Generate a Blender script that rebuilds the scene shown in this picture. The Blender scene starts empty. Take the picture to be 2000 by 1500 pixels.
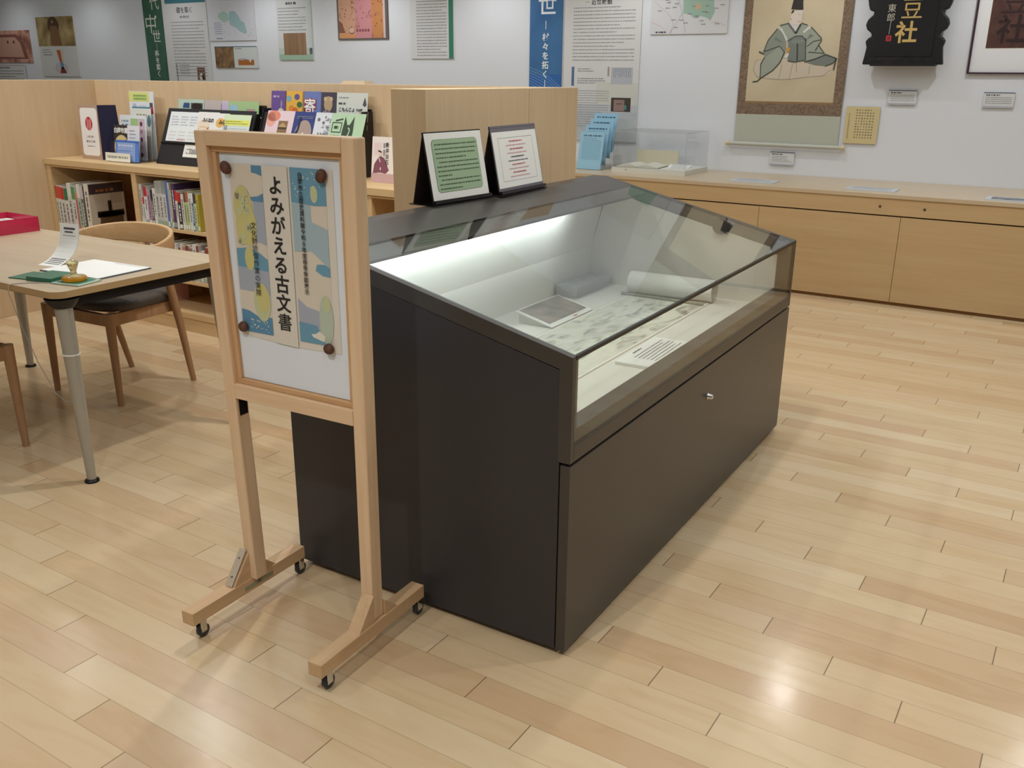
import bpy, bmesh, math, random
from mathutils import Vector, Matrix

random.seed(7)
SC = bpy.context.scene
COL = SC.collection
PI = math.pi
def T(x, y, z): return Matrix.Translation((x, y, z))
def RX(d): return Matrix.Rotation(math.radians(d), 4, 'X')
def RY(d): return Matrix.Rotation(math.radians(d), 4, 'Y')
def RZ(d): return Matrix.Rotation(math.radians(d), 4, 'Z')

# ------------------------------------------------------------------ camera
cd = bpy.data.cameras.new('camera'); cam = bpy.data.objects.new('camera', cd); COL.objects.link(cam)
cd.sensor_width = 36.0; cd.lens = 1788.66 / 2000 * 36
cd.clip_start = 0.05; cd.clip_end = 60
_y, _p, _r = .562754, .325027, -.008874
fwd = Vector((-math.sin(_y) * math.cos(_p), math.cos(_y) * math.cos(_p), -math.sin(_p)))
rt = Vector((math.cos(_y), math.sin(_y), 0)); dn = fwd.cross(rt)
r2 = math.cos(_r) * rt + math.sin(_r) * dn; d2 = -math.sin(_r) * rt + math.cos(_r) * dn
mw = Matrix((r2, -d2, -fwd)).transposed().to_4x4(); mw.translation = (0, 0, 1.45)
cam.matrix_world = mw
SC.camera = cam

# ------------------------------------------------------------------ world, lights, exposure
SC.view_settings.view_transform = 'Standard'
SC.view_settings.look = 'None'
SC.view_settings.gamma = 1.0
SC.view_settings.use_curve_mapping = False
SC.view_settings.exposure = 0.0
wd = bpy.data.worlds.new('world'); SC.world = wd; wd.use_nodes = True
wd.node_tree.nodes['Background'].inputs[0].default_value = (1, .95, .88, 1)
wd.node_tree.nodes['Background'].inputs[1].default_value = 0.0
CEIL = 3.3
WARM = (1.0, .985, .96)
def spot(name, loc, aim, watts, cone=120, blend=.9, radius=.035, color=WARM):
    l = bpy.data.lights.new(name, 'SPOT'); l.energy = watts; l.color = color
    l.spot_size = math.radians(cone); l.spot_blend = blend; l.shadow_soft_size = radius
    o = bpy.data.objects.new(name, l); COL.objects.link(o); o.location = loc
    o.rotation_euler = (Vector(aim) - Vector(loc)).to_track_quat('-Z', 'Y').to_euler()
    return o
# ceiling downlights in rows
for x, y, w in ((-5.44, 3.0, 26), (-4.03, 2.99, 26), (-2.38, 2.72, 52), (-1.2, 3.0, 36), (.25, 3.0, 30),
                (-2.6, .2, 20), (-1.2, .2, 58), (.25, .2, 46),
                (-4.0, 5.3, 26), (-1.2, 5.3, 34), (.25, 5.3, 30)):
    spot('ceiling_downlight', (x, y, 2.42), (x, y, 0), w, 135, .8)
for x, y, ax, w in ((-4.4, .9, -4.9, 62), (-3.2, .9, -3.3, 42)):  # added unseen spots that brighten the alcove partition
    spot('alcove_fill_spot', (x, y, 2.5), (ax, 3.8, 1.1), w, 85, .9)
# track spots washing the exhibition wall
for x, w in ((-12.2, 6), (-10.6, 7), (-9.0, 8), (-7.6, 13), (-6.2, 16), (-4.8, 14), (-3.4, 12), (-2.0, 12), (-.69, 15), (.8, 14)):
    spot('track_spot', (x, 6.62, 2.36), (x, 7.30, 1.25), w, 125, .9, .03, (.95, .97, 1.0))

# added unseen fill lights, bounced off the ceiling as soft ambient
for x, y, sx, sy, w in ((-8.5, 2.2, 5, 5, 60), (-3.5, 4.2, 4.5, 4.5, 68), (.8, 3.5, 4, 5, 62), (-2.5, -2.2, 6, 3, 40), (-9, 6.2, 6, 1.2, 22)):
    l = bpy.data.lights.new('fill_uplight', 'AREA'); l.shape = 'RECTANGLE'; l.size = sx; l.size_y = sy; l.energy = w; l.color = (.76, .89, 1.0)
    o = bpy.data.objects.new('fill_uplight', l); COL.objects.link(o); o.location = (x, y, 2.30); o.rotation_euler = (PI, 0, 0)

# ------------------------------------------------------------------ materials
def lin(c): return c / 12.92 if c <= .04045 else ((c + .055) / 1.055) ** 2.4
def rgb(h):
    h = h.lstrip('#'); return tuple(lin(int(h[i:i + 2], 16) / 255) for i in (0, 2, 4)) + (1.0,)
_M = {}
def M(hexc, rough=.6, metal=0.0, spec=.35):
    k = (hexc, rough, metal, spec)
    if k in _M: return _M[k]
    m = bpy.data.materials.new('paint_' + hexc.lstrip('#')); m.use_nodes = True
    b = m.node_tree.nodes['Principled BSDF']
    b.inputs['Base Color'].default_value = rgb(hexc); b.inputs['Roughness'].default_value = rough
    b.inputs['Metallic'].default_value = metal; b.inputs['Specular IOR Level'].default_value = spec
    _M[k] = m; return m
class NT:
    def __init__(s, name):
        s.m = bpy.data.materials.new(name); s.m.use_nodes = True; s.t = s.m.node_tree
        s.b = s.t.nodes.get('Principled BSDF')
    def n(s, typ, **kw):
        o = s.t.nodes.new(typ)
        for k, v in kw.items(): setattr(o, k, v)
        return o
    def l(s, a, b): s.t.links.new(a, b)
    def math(s, op, a, b=None):
        o = s.n('ShaderNodeMath', operation=op)
        for i, v in ((0, a), (1, b)):
            if v is None: continue
            if hasattr(v, 'node'): s.l(v, o.inputs[i])
            else: o.inputs[i].default_value = v
        return o.outputs[0]
    def mix(s, fac, a, b, mode='MIX'):
        o = s.n('ShaderNodeMix', data_type='RGBA', blend_type=mode)
        for i, v in ((0, fac), (6, a), (7, b)):
            if hasattr(v, 'node'): s.l(v, o.inputs[i])
            else: o.inputs[i].default_value = v
        return o.outputs[2]
    def ramp(s, fac, stops):
        o = s.n('ShaderNodeValToRGB'); e = o.color_ramp.elements
        while len(e) < len(stops): e.new(.5)
        for i, (p, c) in enumerate(stops): e[i].position = p; e[i].color = c if len(c) == 4 else rgb(c)
        s.l(fac, o.inputs[0]); return o.outputs[0]
def wood(name, c1, c2, grain='Z', scale=1.0, rough=.45, amount=1.0, spec=.35):
    t = NT(name); co = t.n('ShaderNodeTexCoord'); mp = t.n('ShaderNodeMapping')
    s = {'X': (1.2, 22, 22), 'Y': (22, 1.2, 22), 'Z': (22, 22, 1.2)}[grain]
    mp.inputs['Scale'].default_value = tuple(v * scale for v in s)
    t.l(co.outputs['Object'], mp.inputs[0])
    nz = t.n('ShaderNodeTexNoise'); nz.inputs['Scale'].default_value = 1.6; nz.inputs['Detail'].default_value = 5
    nz.inputs['Distortion'].default_value = .6
    t.l(mp.outputs[0], nz.inputs[0])
    f = t.math('MULTIPLY', nz.outputs[0], amount)
    c = t.ramp(f, [(.25, c1), (.75, c2)])
    t.l(c, t.b.inputs['Base Color']); t.b.inputs['Roughness'].default_value = rough
    t.b.inputs['Specular IOR Level'].default_value = spec
    return t.m
def glass(name, tint=(1, 1, 1, 1), ior=1.5):
    t = NT(name); m = t.m
    for n in list(t.t.nodes): t.t.nodes.remove(n)
    out = t.n('ShaderNodeOutputMaterial'); mx = t.n('ShaderNodeMixShader')
    tr = t.n('ShaderNodeBsdfTransparent'); tr.inputs[0].default_value = tint
    gl = t.n('ShaderNodeBsdfGlossy'); gl.inputs['Roughness'].default_value = .01
    ge = t.n('ShaderNodeNewGeometry'); dt = t.n('ShaderNodeVectorMath', operation='DOT_PRODUCT')
    t.l(ge.outputs['Normal'], dt.inputs[0]); t.l(ge.outputs['Incoming'], dt.inputs[1])
    f0 = ((ior - 1) / (ior + 1)) ** 2      # Schlick reflectance, the same from both sides of the pane
    p = t.math('POWER', t.math('SUBTRACT', 1.0, t.math('ABSOLUTE', dt.outputs['Value'])), 5.0)
    fr = t.math('ADD', t.math('MULTIPLY', p, 1 - f0), f0)
    t.l(fr, mx.inputs[0]); t.l(tr.outputs[0], mx.inputs[1])
    t.l(gl.outputs[0], mx.inputs[2]); t.l(mx.outputs[0], out.inputs[0])
    return m
def blotch(name, stops, scale=8, detail=6, rough=.6, dist=.5, stretch=(1, 1, 1)):
    t = NT(name); co = t.n('ShaderNodeTexCoord'); mp = t.n('ShaderNodeMapping'); mp.inputs['Scale'].default_value = stretch
    t.l(co.outputs['Object'], mp.inputs[0])
    nz = t.n('ShaderNodeTexNoise'); nz.inputs['Scale'].default_value = scale
    nz.inputs['Detail'].default_value = detail; nz.inputs['Distortion'].default_value = dist
    t.l(mp.outputs[0], nz.inputs[0])
    t.l(t.ramp(nz.outputs[0], stops), t.b.inputs['Base Color']); t.b.inputs['Roughness'].default_value = rough
    t.b.inputs['Specular IOR Level'].default_value = .25
    return t.m
def floor_material():
    t = NT('maple_plank_floor'); co = t.n('ShaderNodeTexCoord'); sp = t.n('ShaderNodeSeparateXYZ')
    t.l(co.outputs['Object'], sp.inputs[0]); X, Y = sp.outputs[0], sp.outputs[1]
    W, Lp, SH = .0955, .93, .19
    ry = t.math('DIVIDE', t.math('SUBTRACT', Y, .870), W); row = t.math('FLOOR', ry); fy = t.math('FRACT', ry)
    ux = t.math('DIVIDE', t.math('ADD', t.math('ADD', X, 5.35), t.math('MULTIPLY', row, SH)), Lp)
    pl = t.math('FLOOR', ux); fx = t.math('FRACT', ux)
    cb = t.n('ShaderNodeCombineXYZ'); t.l(row, cb.inputs[0]); t.l(pl, cb.inputs[1])
    wn = t.n('ShaderNodeTexWhiteNoise', noise_dimensions='3D'); t.l(cb.outputs[0], wn.inputs[0])
    # per plank tone
    tone = t.ramp(wn.outputs[0], [(0, '#cdac86'), (.2, '#d8bc95'), (.55, '#dbc19b'), (.85, '#dfc8a4'), (1, '#d0af8a')])
    # grain, shifted per plank
    mp = t.n('ShaderNodeCombineXYZ')
    t.l(t.math('ADD', t.math('MULTIPLY', X, 1.6), t.math('MULTIPLY', wn.outputs[0], 37.0)), mp.inputs[0])
    t.l(t.math('ADD', t.math('MULTIPLY', Y, 9.0), t.math('MULTIPLY', wn.outputs[0], 11.0)), mp.inputs[1])
    nz = t.n('ShaderNodeTexNoise'); nz.inputs['Scale'].default_value = 1.7; nz.inputs['Detail'].default_value = 4
    nz.inputs['Distortion'].default_value = 1.2
    t.l(mp.outputs[0], nz.inputs[0])
    g = t.ramp(nz.outputs[0], [(.3, (.93, .88, .82, 1)), (.55, (1, 1, 1, 1)), (.75, (1.0, 1.0, 1.0, 1))])
    c = t.mix(.8, tone, g, 'MULTIPLY')
    # seams
    ey = t.math('MINIMUM', fy, t.math('SUBTRACT', 1.0, fy)); ex = t.math('MINIMUM', fx, t.math('SUBTRACT', 1.0, fx))
    sy = t.math('LESS_THAN', ey, .011); sx = t.math('LESS_THAN', ex, .0016)
    c = t.mix(t.math('MULTIPLY', sy, .42), c, rgb('#8a6a46'))
    c = t.mix(t.math('MULTIPLY', sx, .75), c, rgb('#5d452c'))
    t.l(c, t.b.inputs['Base Color'])
    r = t.math('ADD', t.math('MULTIPLY', wn.outputs[0], .06), .17); t.l(r, t.b.inputs['Roughness'])
    t.b.inputs['Specular IOR Level'].default_value = .42
    nb = t.n('ShaderNodeTexNoise'); nb.inputs['Scale'].default_value = 7; t.l(co.outputs['Object'], nb.inputs[0])
    bp = t.n('ShaderNodeBump'); bp.inputs['Strength'].default_value = .035; bp.inputs['Distance'].default_value = .02
    t.l(nb.outputs[0], bp.inputs['Height']); t.l(bp.outputs[0], t.b.inputs['Normal'])
    return t.m
def emis(name, hexc, power):
    m = bpy.data.materials.new(name); m.use_nodes = True; b = m.node_tree.nodes['Principled BSDF']
    b.inputs['Emission Color'].default_value = rgb(hexc); b.inputs['Emission Strength'].default_value = power
    return m

WALLM = M('#e4e6ea', .8, 0, .1); CEILM = M('#e4e2de', .85, 0, .1)
PANELWOOD = wood('beech_laminate', '#d4b791', '#dcc19d', 'Z', 1, .5)
COUNTERWOOD = wood('counter_laminate', '#c4a376', '#ccae82', 'X', 1, .42)
COUNTERTOP = wood('counter_top_laminate', '#c8b190', '#cfba9b', 'X', 1, .3, 1, .5)
SHELFWOOD = wood('shelf_laminate', '#cfae7f', '#dabb8d', 'X', 1, .5)
SHELFBACK = wood('shelf_back_laminate', '#b98a5c', '#c49868', 'X', 1, .55)
PINE = wood('pine_stile', '#deb992', '#eacdaa', 'Z', 1.4, .5)
PINEX = wood('pine_rail', '#deb992', '#eacdaa', 'X', 1.4, .5)
PINEY = wood('pine_foot', '#caa47c', '#dab990', 'Y', 1.4, .5)
MOULD = wood('pine_moulding', '#c4966a', '#d6ae80', 'Z', 1.6, .5)
MOULDX = wood('pine_moulding_rail', '#c4966a', '#d6ae80', 'X', 1.6, .5)
CHAIRWOOD = wood('chair_oak', '#aa825e', '#bd9570', 'Z', 1.5, .45)
CHAIRBENT = wood('chair_bent_oak', '#bf986b', '#cfaa7d', 'X', 1.2, .4)
TABLETOP = wood('table_laminate', '#b6a184', '#c3af93', 'X', .8, .4)
TABLEEDGE = M('#bb9c70', .5)
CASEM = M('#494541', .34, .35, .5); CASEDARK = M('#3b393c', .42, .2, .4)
BLACK = M('#1d1b1b', .35); BLACKMATT = M('#221f20', .6); GAP = M('#0a0908', .9)
WHITE = M('#efeee9', .6); PAPER = M('#e9e7e0', .7); OFFW = M('#dedcd2', .65); LINER = M('#dedbd2', .7)
CHROME = M('#cfcfcf', .15, 1.0); STEEL = M('#a9a9a5', .35, .9); ALU = M('#b9b5aa', .42, .45)
INK = M('#2b2928', .7); INKS = M('#55535a', .7); INKG = M('#8f8d90', .7); RED = M('#c2273a', .55)
CLEAR = glass('clear_acrylic', (.996, .997, .996, 1), 1.22); PANE = glass('case_glass', (.93, .945, .93, 1), 1.5)

# ------------------------------------------------------------------ mesh builder
_G = {}
def glyph(ch, bold):
    k = (ch, bold)
    if k in _G: return _G[k]
    c = bpy.data.curves.new('glyph', 'FONT'); c.body = ch; c.size = 1; c.resolution_u = 2; c.offset = bold
    o = bpy.data.objects.new('glyph', c); COL.objects.link(o)
    dg = bpy.context.evaluated_depsgraph_get(); dg.update()
    m = bpy.data.meshes.new_from_object(o.evaluated_get(dg))
    v = [(q.co.x, q.co.y) for q in m.vertices]; f = [tuple(p.vertices) for p in m.polygons]
    w = max([a[0] for a in v], default=.5)
    bpy.data.objects.remove(o); bpy.data.curves.remove(c); bpy.data.meshes.remove(m)
    _G[k] = (v, f, w); return _G[k]
class MB:
    def __init__(s, T0=None): s.v = []; s.f = []; s.mi = []; s.sm = []; s.ms = []; s.T = T0 or Matrix.Identity(4)
    def m(s, mat):
        if mat not in s.ms: s.ms.append(mat)
        return s.ms.index(mat)
    def add(s, verts, faces, mat, smooth=False):
        o = len(s.v); s.v += [s.T @ Vector(v) for v in verts]; k = s.m(mat)
        for f in faces: s.f.append(tuple(i + o for i in f)); s.mi.append(k); s.sm.append(smooth)
    def box(s, x0, y0, z0, x1, y1, z1, mat, top=None, front=None):
        if x0 > x1: x0, x1 = x1, x0
        if y0 > y1: y0, y1 = y1, y0
        if z0 > z1: z0, z1 = z1, z0
        v = [(x0, y0, z0), (x1, y0, z0), (x1, y1, z0), (x0, y1, z0), (x0, y0, z1), (x1, y0, z1), (x1, y1, z1), (x0, y1, z1)]
        s.add(v, [(0, 3, 2, 1), (4, 5, 6, 7), (0, 1, 5, 4), (1, 2, 6, 5), (2, 3, 7, 6), (3, 0, 4, 7)], mat)
        if top: s.mi[-5] = s.m(top)
        if front: s.mi[-4] = s.m(front)
    def hexa(s, b, t, mat):   # bottom quad, top quad (both counter-clockwise from above)
        s.add(list(b) + list(t), [(0, 3, 2, 1), (4, 5, 6, 7), (0, 1, 5, 4), (1, 2, 6, 5), (2, 3, 7, 6), (3, 0, 4, 7)], mat)
    def prism(s, pts, vec, mat):
        n = len(pts); vec = Vector(vec); a = [Vector(p) for p in pts]; b = [p + vec for p in a]
        nrm = Vector((0, 0, 0))
        for i in range(n): nrm += a[i].cross(a[(i + 1) % n])
        fs = [(i, (i + 1) % n, n + (i + 1) % n, n + i) for i in range(n)]
        if nrm.dot(vec) > 0: caps = [tuple(reversed(range(n))), tuple(range(n, 2 * n))]
        else: caps = [tuple(range(n)), tuple(reversed(range(n, 2 * n)))]; fs = [tuple(reversed(f)) for f in fs]
        s.add(a + b, caps + fs, mat)
    def tube(s, path, rad, mat, n=12, flat=None, smooth=True):
        path = [Vector(p) for p in path]; m = len(path)
        rs = rad if isinstance(rad, (list, tuple)) else [rad] * m
        vs = []; fs = []
        up = Vector((0, 0, 1))
        d0 = (path[1] - path[0]).normalized()
        if abs(d0.z) > .9: up = Vector((0, 1, 0))
        for i, p in enumerate(path):
            d = (path[min(i + 1, m - 1)] - path[max(i - 1, 0)]).normalized()
            a = d.cross(up).normalized(); b = a.cross(d).normalized()
            fx, fy = flat if flat else (1, 1)
            for k in range(n):
                t = 2 * PI * k / n; vs.append(p + a * math.cos(t) * rs[i] * fx + b * math.sin(t) * rs[i] * fy)
        for i in range(m - 1):
            for k in range(n):
                fs.append((i * n + k, i * n + (k + 1) % n, (i + 1) * n + (k + 1) % n, (i + 1) * n + k))
        s.add(vs, fs, mat, smooth)
        s.add(vs[:n], [tuple(reversed(range(n)))], mat); s.add(vs[-n:], [tuple(range(n))], mat)
    def lathe(s, prof, mat, n=20, smooth=True):   # prof: (r, z) bottom to top about local Z
        vs = [(r * math.cos(2 * PI * k / n), r * math.sin(2 * PI * k / n), z) for r, z in prof for k in range(n)]
        fs = [(i * n + k, i * n + (k + 1) % n, (i + 1) * n + (k + 1) % n, (i + 1) * n + k) for i in range(len(prof) - 1) for k in range(n)]
        s.add(vs, fs, mat, smooth)
        s.add(vs[:n], [tuple(reversed(range(n)))], mat); s.add(vs[-n:], [tuple(range(n))], mat)
    # ---- printed marks in the local XY plane, facing local +Z
    def rect(s, x0, y0, x1, y1, mat, h=1):
        z = h * .0005; s.add([(x0, y0, z), (x1, y0, z), (x1, y1, z), (x0, y1, z)], [(0, 1, 2, 3)], mat)
    def poly(s, pts, mat, h=1):
        z = h * .0005
        ar = sum(pts[i][0] * pts[(i + 1) % len(pts)][1] - pts[(i + 1) % len(pts)][0] * pts[i][1] for i in range(len(pts)))
        if ar < 0: pts = pts[::-1]
        s.add([(x, y, z) for x, y in pts], [tuple(range(len(pts)))], mat)
    def oval(s, cx, cy, rx, ry, mat, h=1, n=20, rot=0):
        c, q = math.cos(rot), math.sin(rot)
        s.poly([(cx + rx * math.cos(t) * c - ry * math.sin(t) * q, cy + rx * math.cos(t) * q + ry * math.sin(t) * c) for t in [2 * PI * k / n for k in range(n)]], mat, h)
    def stroke(s, pts, w, mat, h=2):
        for (x0, y0), (x1, y1) in zip(pts, pts[1:]):
            d = Vector((x1 - x0, y1 - y0)); L = d.length or 1e-6; nx, ny = -d.y / L * w / 2, d.x / L * w / 2
            s.poly([(x0 + nx, y0 + ny), (x0 - nx, y0 - ny), (x1 - nx, y1 - ny), (x1 + nx, y1 + ny)], mat, h)
    def ch(s, c, x, y, size, mat, h=2, bold=0.0, sx=1.0):
        v, f, w = glyph(c, bold); z = h * .0005
        s.add([(x + a * size * sx, y + b * size, z) for a, b in v], f, mat); return w * size * sx
    def htext(s, body, x, y, size, mat, h=2, bold=0.0, pitch=1.0, sx=1.0):
        for c in body:
            if c != ' ': s.ch(c, x, y, size, mat, h, bold, sx)
            x += size * pitch * sx
    def vtext(s, body, xc, ytop, size, pitch, mat, h=2, bold=0.0, sx=1.0):
        for i, c in enumerate(body):
            if c in '—―':
                s.rect(xc - size * .04, ytop - (i + 1) * pitch + .08 * size, xc + size * .04, ytop - i * pitch - .05 * size, mat, h)
            elif c != ' ': s.ch(c, xc - size * sx / 2, ytop - i * pitch - .88 * size, size, mat, h, bold, sx)
    def lines(s, x0, ytop, x1, n, pitch, th, mat, h=2, vertical=False, ragged=.35):
        for i in range(n):   # rows of small marks for print too small to read
            p = 0.0; L = (x1 - x0) * (1 if random.random() > .3 else 1 - ragged * random.random())
            while p < L:
                w = min(th * random.uniform(.7, 2.6), L - p)
                if vertical: s.rect(ytop - i * pitch - th / 2, x1 - p - w, ytop - i * pitch + th / 2, x1 - p, mat, h)
                else: s.rect(x0 + p, ytop - i * pitch - th / 2, x0 + p + w, ytop - i * pitch + th / 2, mat, h)
                p += w + th * random.uniform(.3, .9)
    def rrect(s, x0, y0, x1, y1, r, mat, h=1):
        p = []
        for cx, cy, a in ((x1 - r, y0 + r, -90), (x1 - r, y1 - r, 0), (x0 + r, y1 - r, 90), (x0 + r, y0 + r, 180)):
            for k in range(6): t = math.radians(a + 18 * k); p.append((cx + r * math.cos(t), cy + r * math.sin(t)))
        s.poly(p, mat, h)
    def build(s, name, parent=None, mw=None, bevel=0, recenter=None):
        me = bpy.data.meshes.new(name); vs = s.v
        o = bpy.data.objects.new(name, me)
        if recenter is None: recenter = parent is None and mw is None
        if recenter and vs:
            lo = Vector((min(v.x for v in vs), min(v.y for v in vs), min(v.z for v in vs))); hi = Vector((max(v.x for v in vs), max(v.y for v in vs), max(v.z for v in vs)))
            c = Vector(((lo.x + hi.x) / 2, (lo.y + hi.y) / 2, lo.z)); vs = [v - c for v in vs]; o.location = c
        me.from_pydata([tuple(v) for v in vs], [], s.f)
        for mt in s.ms: me.materials.append(mt)
        me.polygons.foreach_set('material_index', s.mi); me.polygons.foreach_set('use_smooth', s.sm); me.update()
        COL.objects.link(o)
        if mw is not None: o.matrix_world = mw
        if parent is not None: o.parent = parent
        if bevel:
            b = o.modifiers.new('edge', 'BEVEL'); b.width = bevel; b.segments = 2; b.limit_method = 'ANGLE'; b.angle_limit = math.radians(40)
        return o
def tag(o, label, cat, group=None):
    o['label'] = label; o['category'] = cat
    if group: o['group'] = group
    return o
def root(name, mw, label, cat, group=None):
    o = bpy.data.objects.new(name, None); COL.objects.link(o); o.empty_display_size = .1; o.matrix_world = mw
    return tag(o, label, cat, group)
def struct(o): o['kind'] = 'structure'; return o
def dup(o, parent=None):
    c = o.copy(); COL.objects.link(c)
    if parent is not None: c.parent = parent
    for k in list(o.children): dup(k, c)
    return c
def lathe_at(mb, mat, x, y, z, prof, n=16, rot=None):
    t = mb.T; mb.T = t @ T(x, y, z) @ (rot or Matrix.Identity(4)); mb.lathe(prof, mat, n); mb.T = t

# ------------------------------------------------------------------ room shell
WY = 7.35           # exhibition wall
b = MB(); b.box(-16, -5, -.1, 5, WY + .1, 0, floor_material()); struct(b.build('floor', recenter=False))
b = MB(); b.box(-16, -5, CEIL, 5, WY + .1, CEIL + .1, CEILM); struct(b.build('ceiling', recenter=False))
b = MB(); b.box(-16, WY, 0, 5, WY + .1, CEIL, WALLM); struct(b.build('wall_back', recenter=False))
b = MB(); b.box(-16.1, -5, 0, -16, WY + .1, CEIL, WALLM); struct(b.build('wall_left', recenter=False))
b = MB(); b.box(5, -5, 0, 5.1, WY + .1, CEIL, WALLM); struct(b.build('wall_right', recenter=False))
b = MB(); b.box(-16, -5.1, 0, 5, -5, CEIL, WALLM); struct(b.build('wall_front', recenter=False))
# low wooden partitions that form the reading alcove
PH = 1.40; PB = 3.80
b = MB(); b.box(-5.70, -1.2, 0, -5.60, PB + .10, PH, PANELWOOD); struct(b.build('wall_alcove_left', bevel=.002))
b = MB(); b.box(-5.60, PB, 0, -2.115, PB + .10, PH, PANELWOOD); struct(b.build('wall_alcove_back', bevel=.002))
b = MB()
b.box(-2.275, 2.75, 0, -2.115, 3.468, PH, PANELWOOD); b.box(-2.275, 3.471, 0, -2.115, PB, PH, PANELWOOD)
b.box(-2.273, 3.46, 0, -2.117, 3.48, PH - .003, M('#8d6f48', .6)); struct(b.build('wall_alcove_end', bevel=.0015))

# ------------------------------------------------------------------ display case
CASE = T(-.972, 1.808, 0) @ RZ(1.08)
L = 1.95; D = .93
def zt(x): return .825 - .238 * x          # height of the sloping top above local x
case = root('display_case', CASE, 'dark brown metal display case with a sloping glass top and a white lit interior', 'display case')
def side(y0, y1):
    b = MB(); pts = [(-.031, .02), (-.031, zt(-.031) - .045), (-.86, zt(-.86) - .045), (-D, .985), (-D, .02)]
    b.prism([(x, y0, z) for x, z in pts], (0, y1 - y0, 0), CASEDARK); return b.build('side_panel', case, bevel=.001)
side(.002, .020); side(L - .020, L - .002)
b = MB(); b.box(-D, .02, .02, -D + .018, L - .02, .985, CASEDARK); b.box(-D + .018, .02, .02, -.031, L - .02, .04, CASEDARK); b.build('back_panel', case)
b = MB(); b.box(-.027, 0, .02, 0, L, .546, CASEM)
fp = b.build('front_panel', case, bevel=.0015)
b = MB(T(0, .992, .437) @ RY(90)); b.lathe([(.012, 0), (.012, .004), (.0085, .006), (.0085, .016), (.006, .018)], CHROME, 16); b.build('lock', fp)
b = MB(); b.box(-.06, .02, .04, -.030, L - .02, .55, GAP); b.build('inner_panel', case)
# hood: frame bars round the glazing
b = MB()
def strip(y0, y1, drop, mat=CASEM):
    pts = [(0, .553), (0, .825 - drop), (-.86, zt(-.86) - drop), (-D, zt(-.86) - drop), (-D, .985), (-.86, .985), (-.035, zt(-.035) - .042), (-.035, .553)]
    if drop: pts = [(-.0065, .553), (-.0065, .825 - drop), (-.735, zt(-.735) - drop), (-.735, zt(-.735) - .05), (-.06, zt(-.06) - .05), (-.06, .60), (-.06, .553)]
    b.prism([(x, y0, z) for x, z in pts], (0, y1 - y0, 0), mat)
strip(0, .018, 0); strip(L - .018, L, 0); strip(.018, .042, .007); strip(L - .042, L - .018, .007)
pts = [(-.735, zt(-.735) - .0005), (-.86, zt(-.86)), (-D, zt(-.86)), (-D, .985), (-.872, .985), (-.862, zt(-.86) - .012), (-.735, zt(-.735) - .012)]
b.prism([(x, .018, z) for x, z in pts], (0, L - .036, 0), CASEM)
pts = [(-.652, zt(-.652) - .007), (-.735, zt(-.735) - .0072), (-.735, .958), (-.725, .958), (-.72, zt(-.735) - .02), (-.652, zt(-.652) - .016)]
b.prism([(x, .042, z) for x, z in pts], (0, L - .084, 0), CASEM)
b.box(-.06, .018, .553, 0, L - .018, .595, CASEM); b.box(-.06, .042, .595, -.0075, L - .042, .632, CASEM)
b.build('hood_frame', case, bevel=.0012)
b = MB(); pts = [(-.004, .8195), (-.734, zt(-.734) - .0055), (-.734, zt(-.734)), (-.004, .826)]
b.prism([(x, .0185, z) for x, z in pts], (0, L - .037, 0), PANE); b.build('top_glass', case)
b = MB(); b.box(-.006, .0185, .5955, -.0004, L - .0185, .8185, PANE); b.build('front_glass', case)
b = MB(); b.box(-.0085, .018, .8155, .0008, L - .018, .8255, BLACK); b.build('edge_seal', case)
# white lining
b = MB(); b.box(-.905, .030, .535, -.061, L - .030, .555, LINER); b.build('display_deck', case)
b = MB()
for y0, y1 in ((.030, .040), (L - .040, L - .030)):
    pts = [(-.061, .555), (-.061, zt(-.061) - .052), (-.80, zt(-.80) - .052), (-.84, .95), (-.905, .72), (-.905, .555)]
    b.prism([(x, y0, z) for x, z in pts], (0, y1 - y0, 0), LINER)
b.prism([(x, .040, z) for x, z in [(-.905, .555), (-.905, .72), (-.838, .985), (-.848, .985), (-.911, .72), (-.911, .555)]], (0, L - .08, 0), LINER)
b.build('lining', case)
b = MB(T(-.775, .10, .985) @ RX(-90)); b.lathe([(.007, 0), (.007, L - .2)], emis('case_lamp_glow', '#eef6ff', 4), 12); b.build('lamp_tube', case)
l = bpy.data.lights.new('case_lamp', 'AREA'); l.shape = 'RECTANGLE'; l.size = .02; l.size_y = 1.46; l.energy = 4.6; l.spread = math.radians(95); l.color = (.84, .95, 1.0)
o = bpy.data.objects.new('case_lamp', l); COL.objects.link(o); o.parent = case; o.location = (-.748, .83, .978); o.rotation_euler = (0, math.radians(64), 0)
for x in (-.305, -.055):
    b = MB(T(x, L - .0425, zt(x) - .036) @ RX(90)); b.lathe([(.034, 0), (.034, .014)], BLACKMATT, 24); b.build('bumper', case)
for x in (-.85, -.10):
    for y in (.10, L - .10):
        b = MB(T(x, y, 0)); b.lathe([(.026, 0), (.026, .006), (.018, .008), (.018, .021)], BLACK, 18); b.build('foot', case)

def C_(x, y, z=0, rz=0): return CASE @ T(x, y, z) @ RZ(rz)
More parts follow.
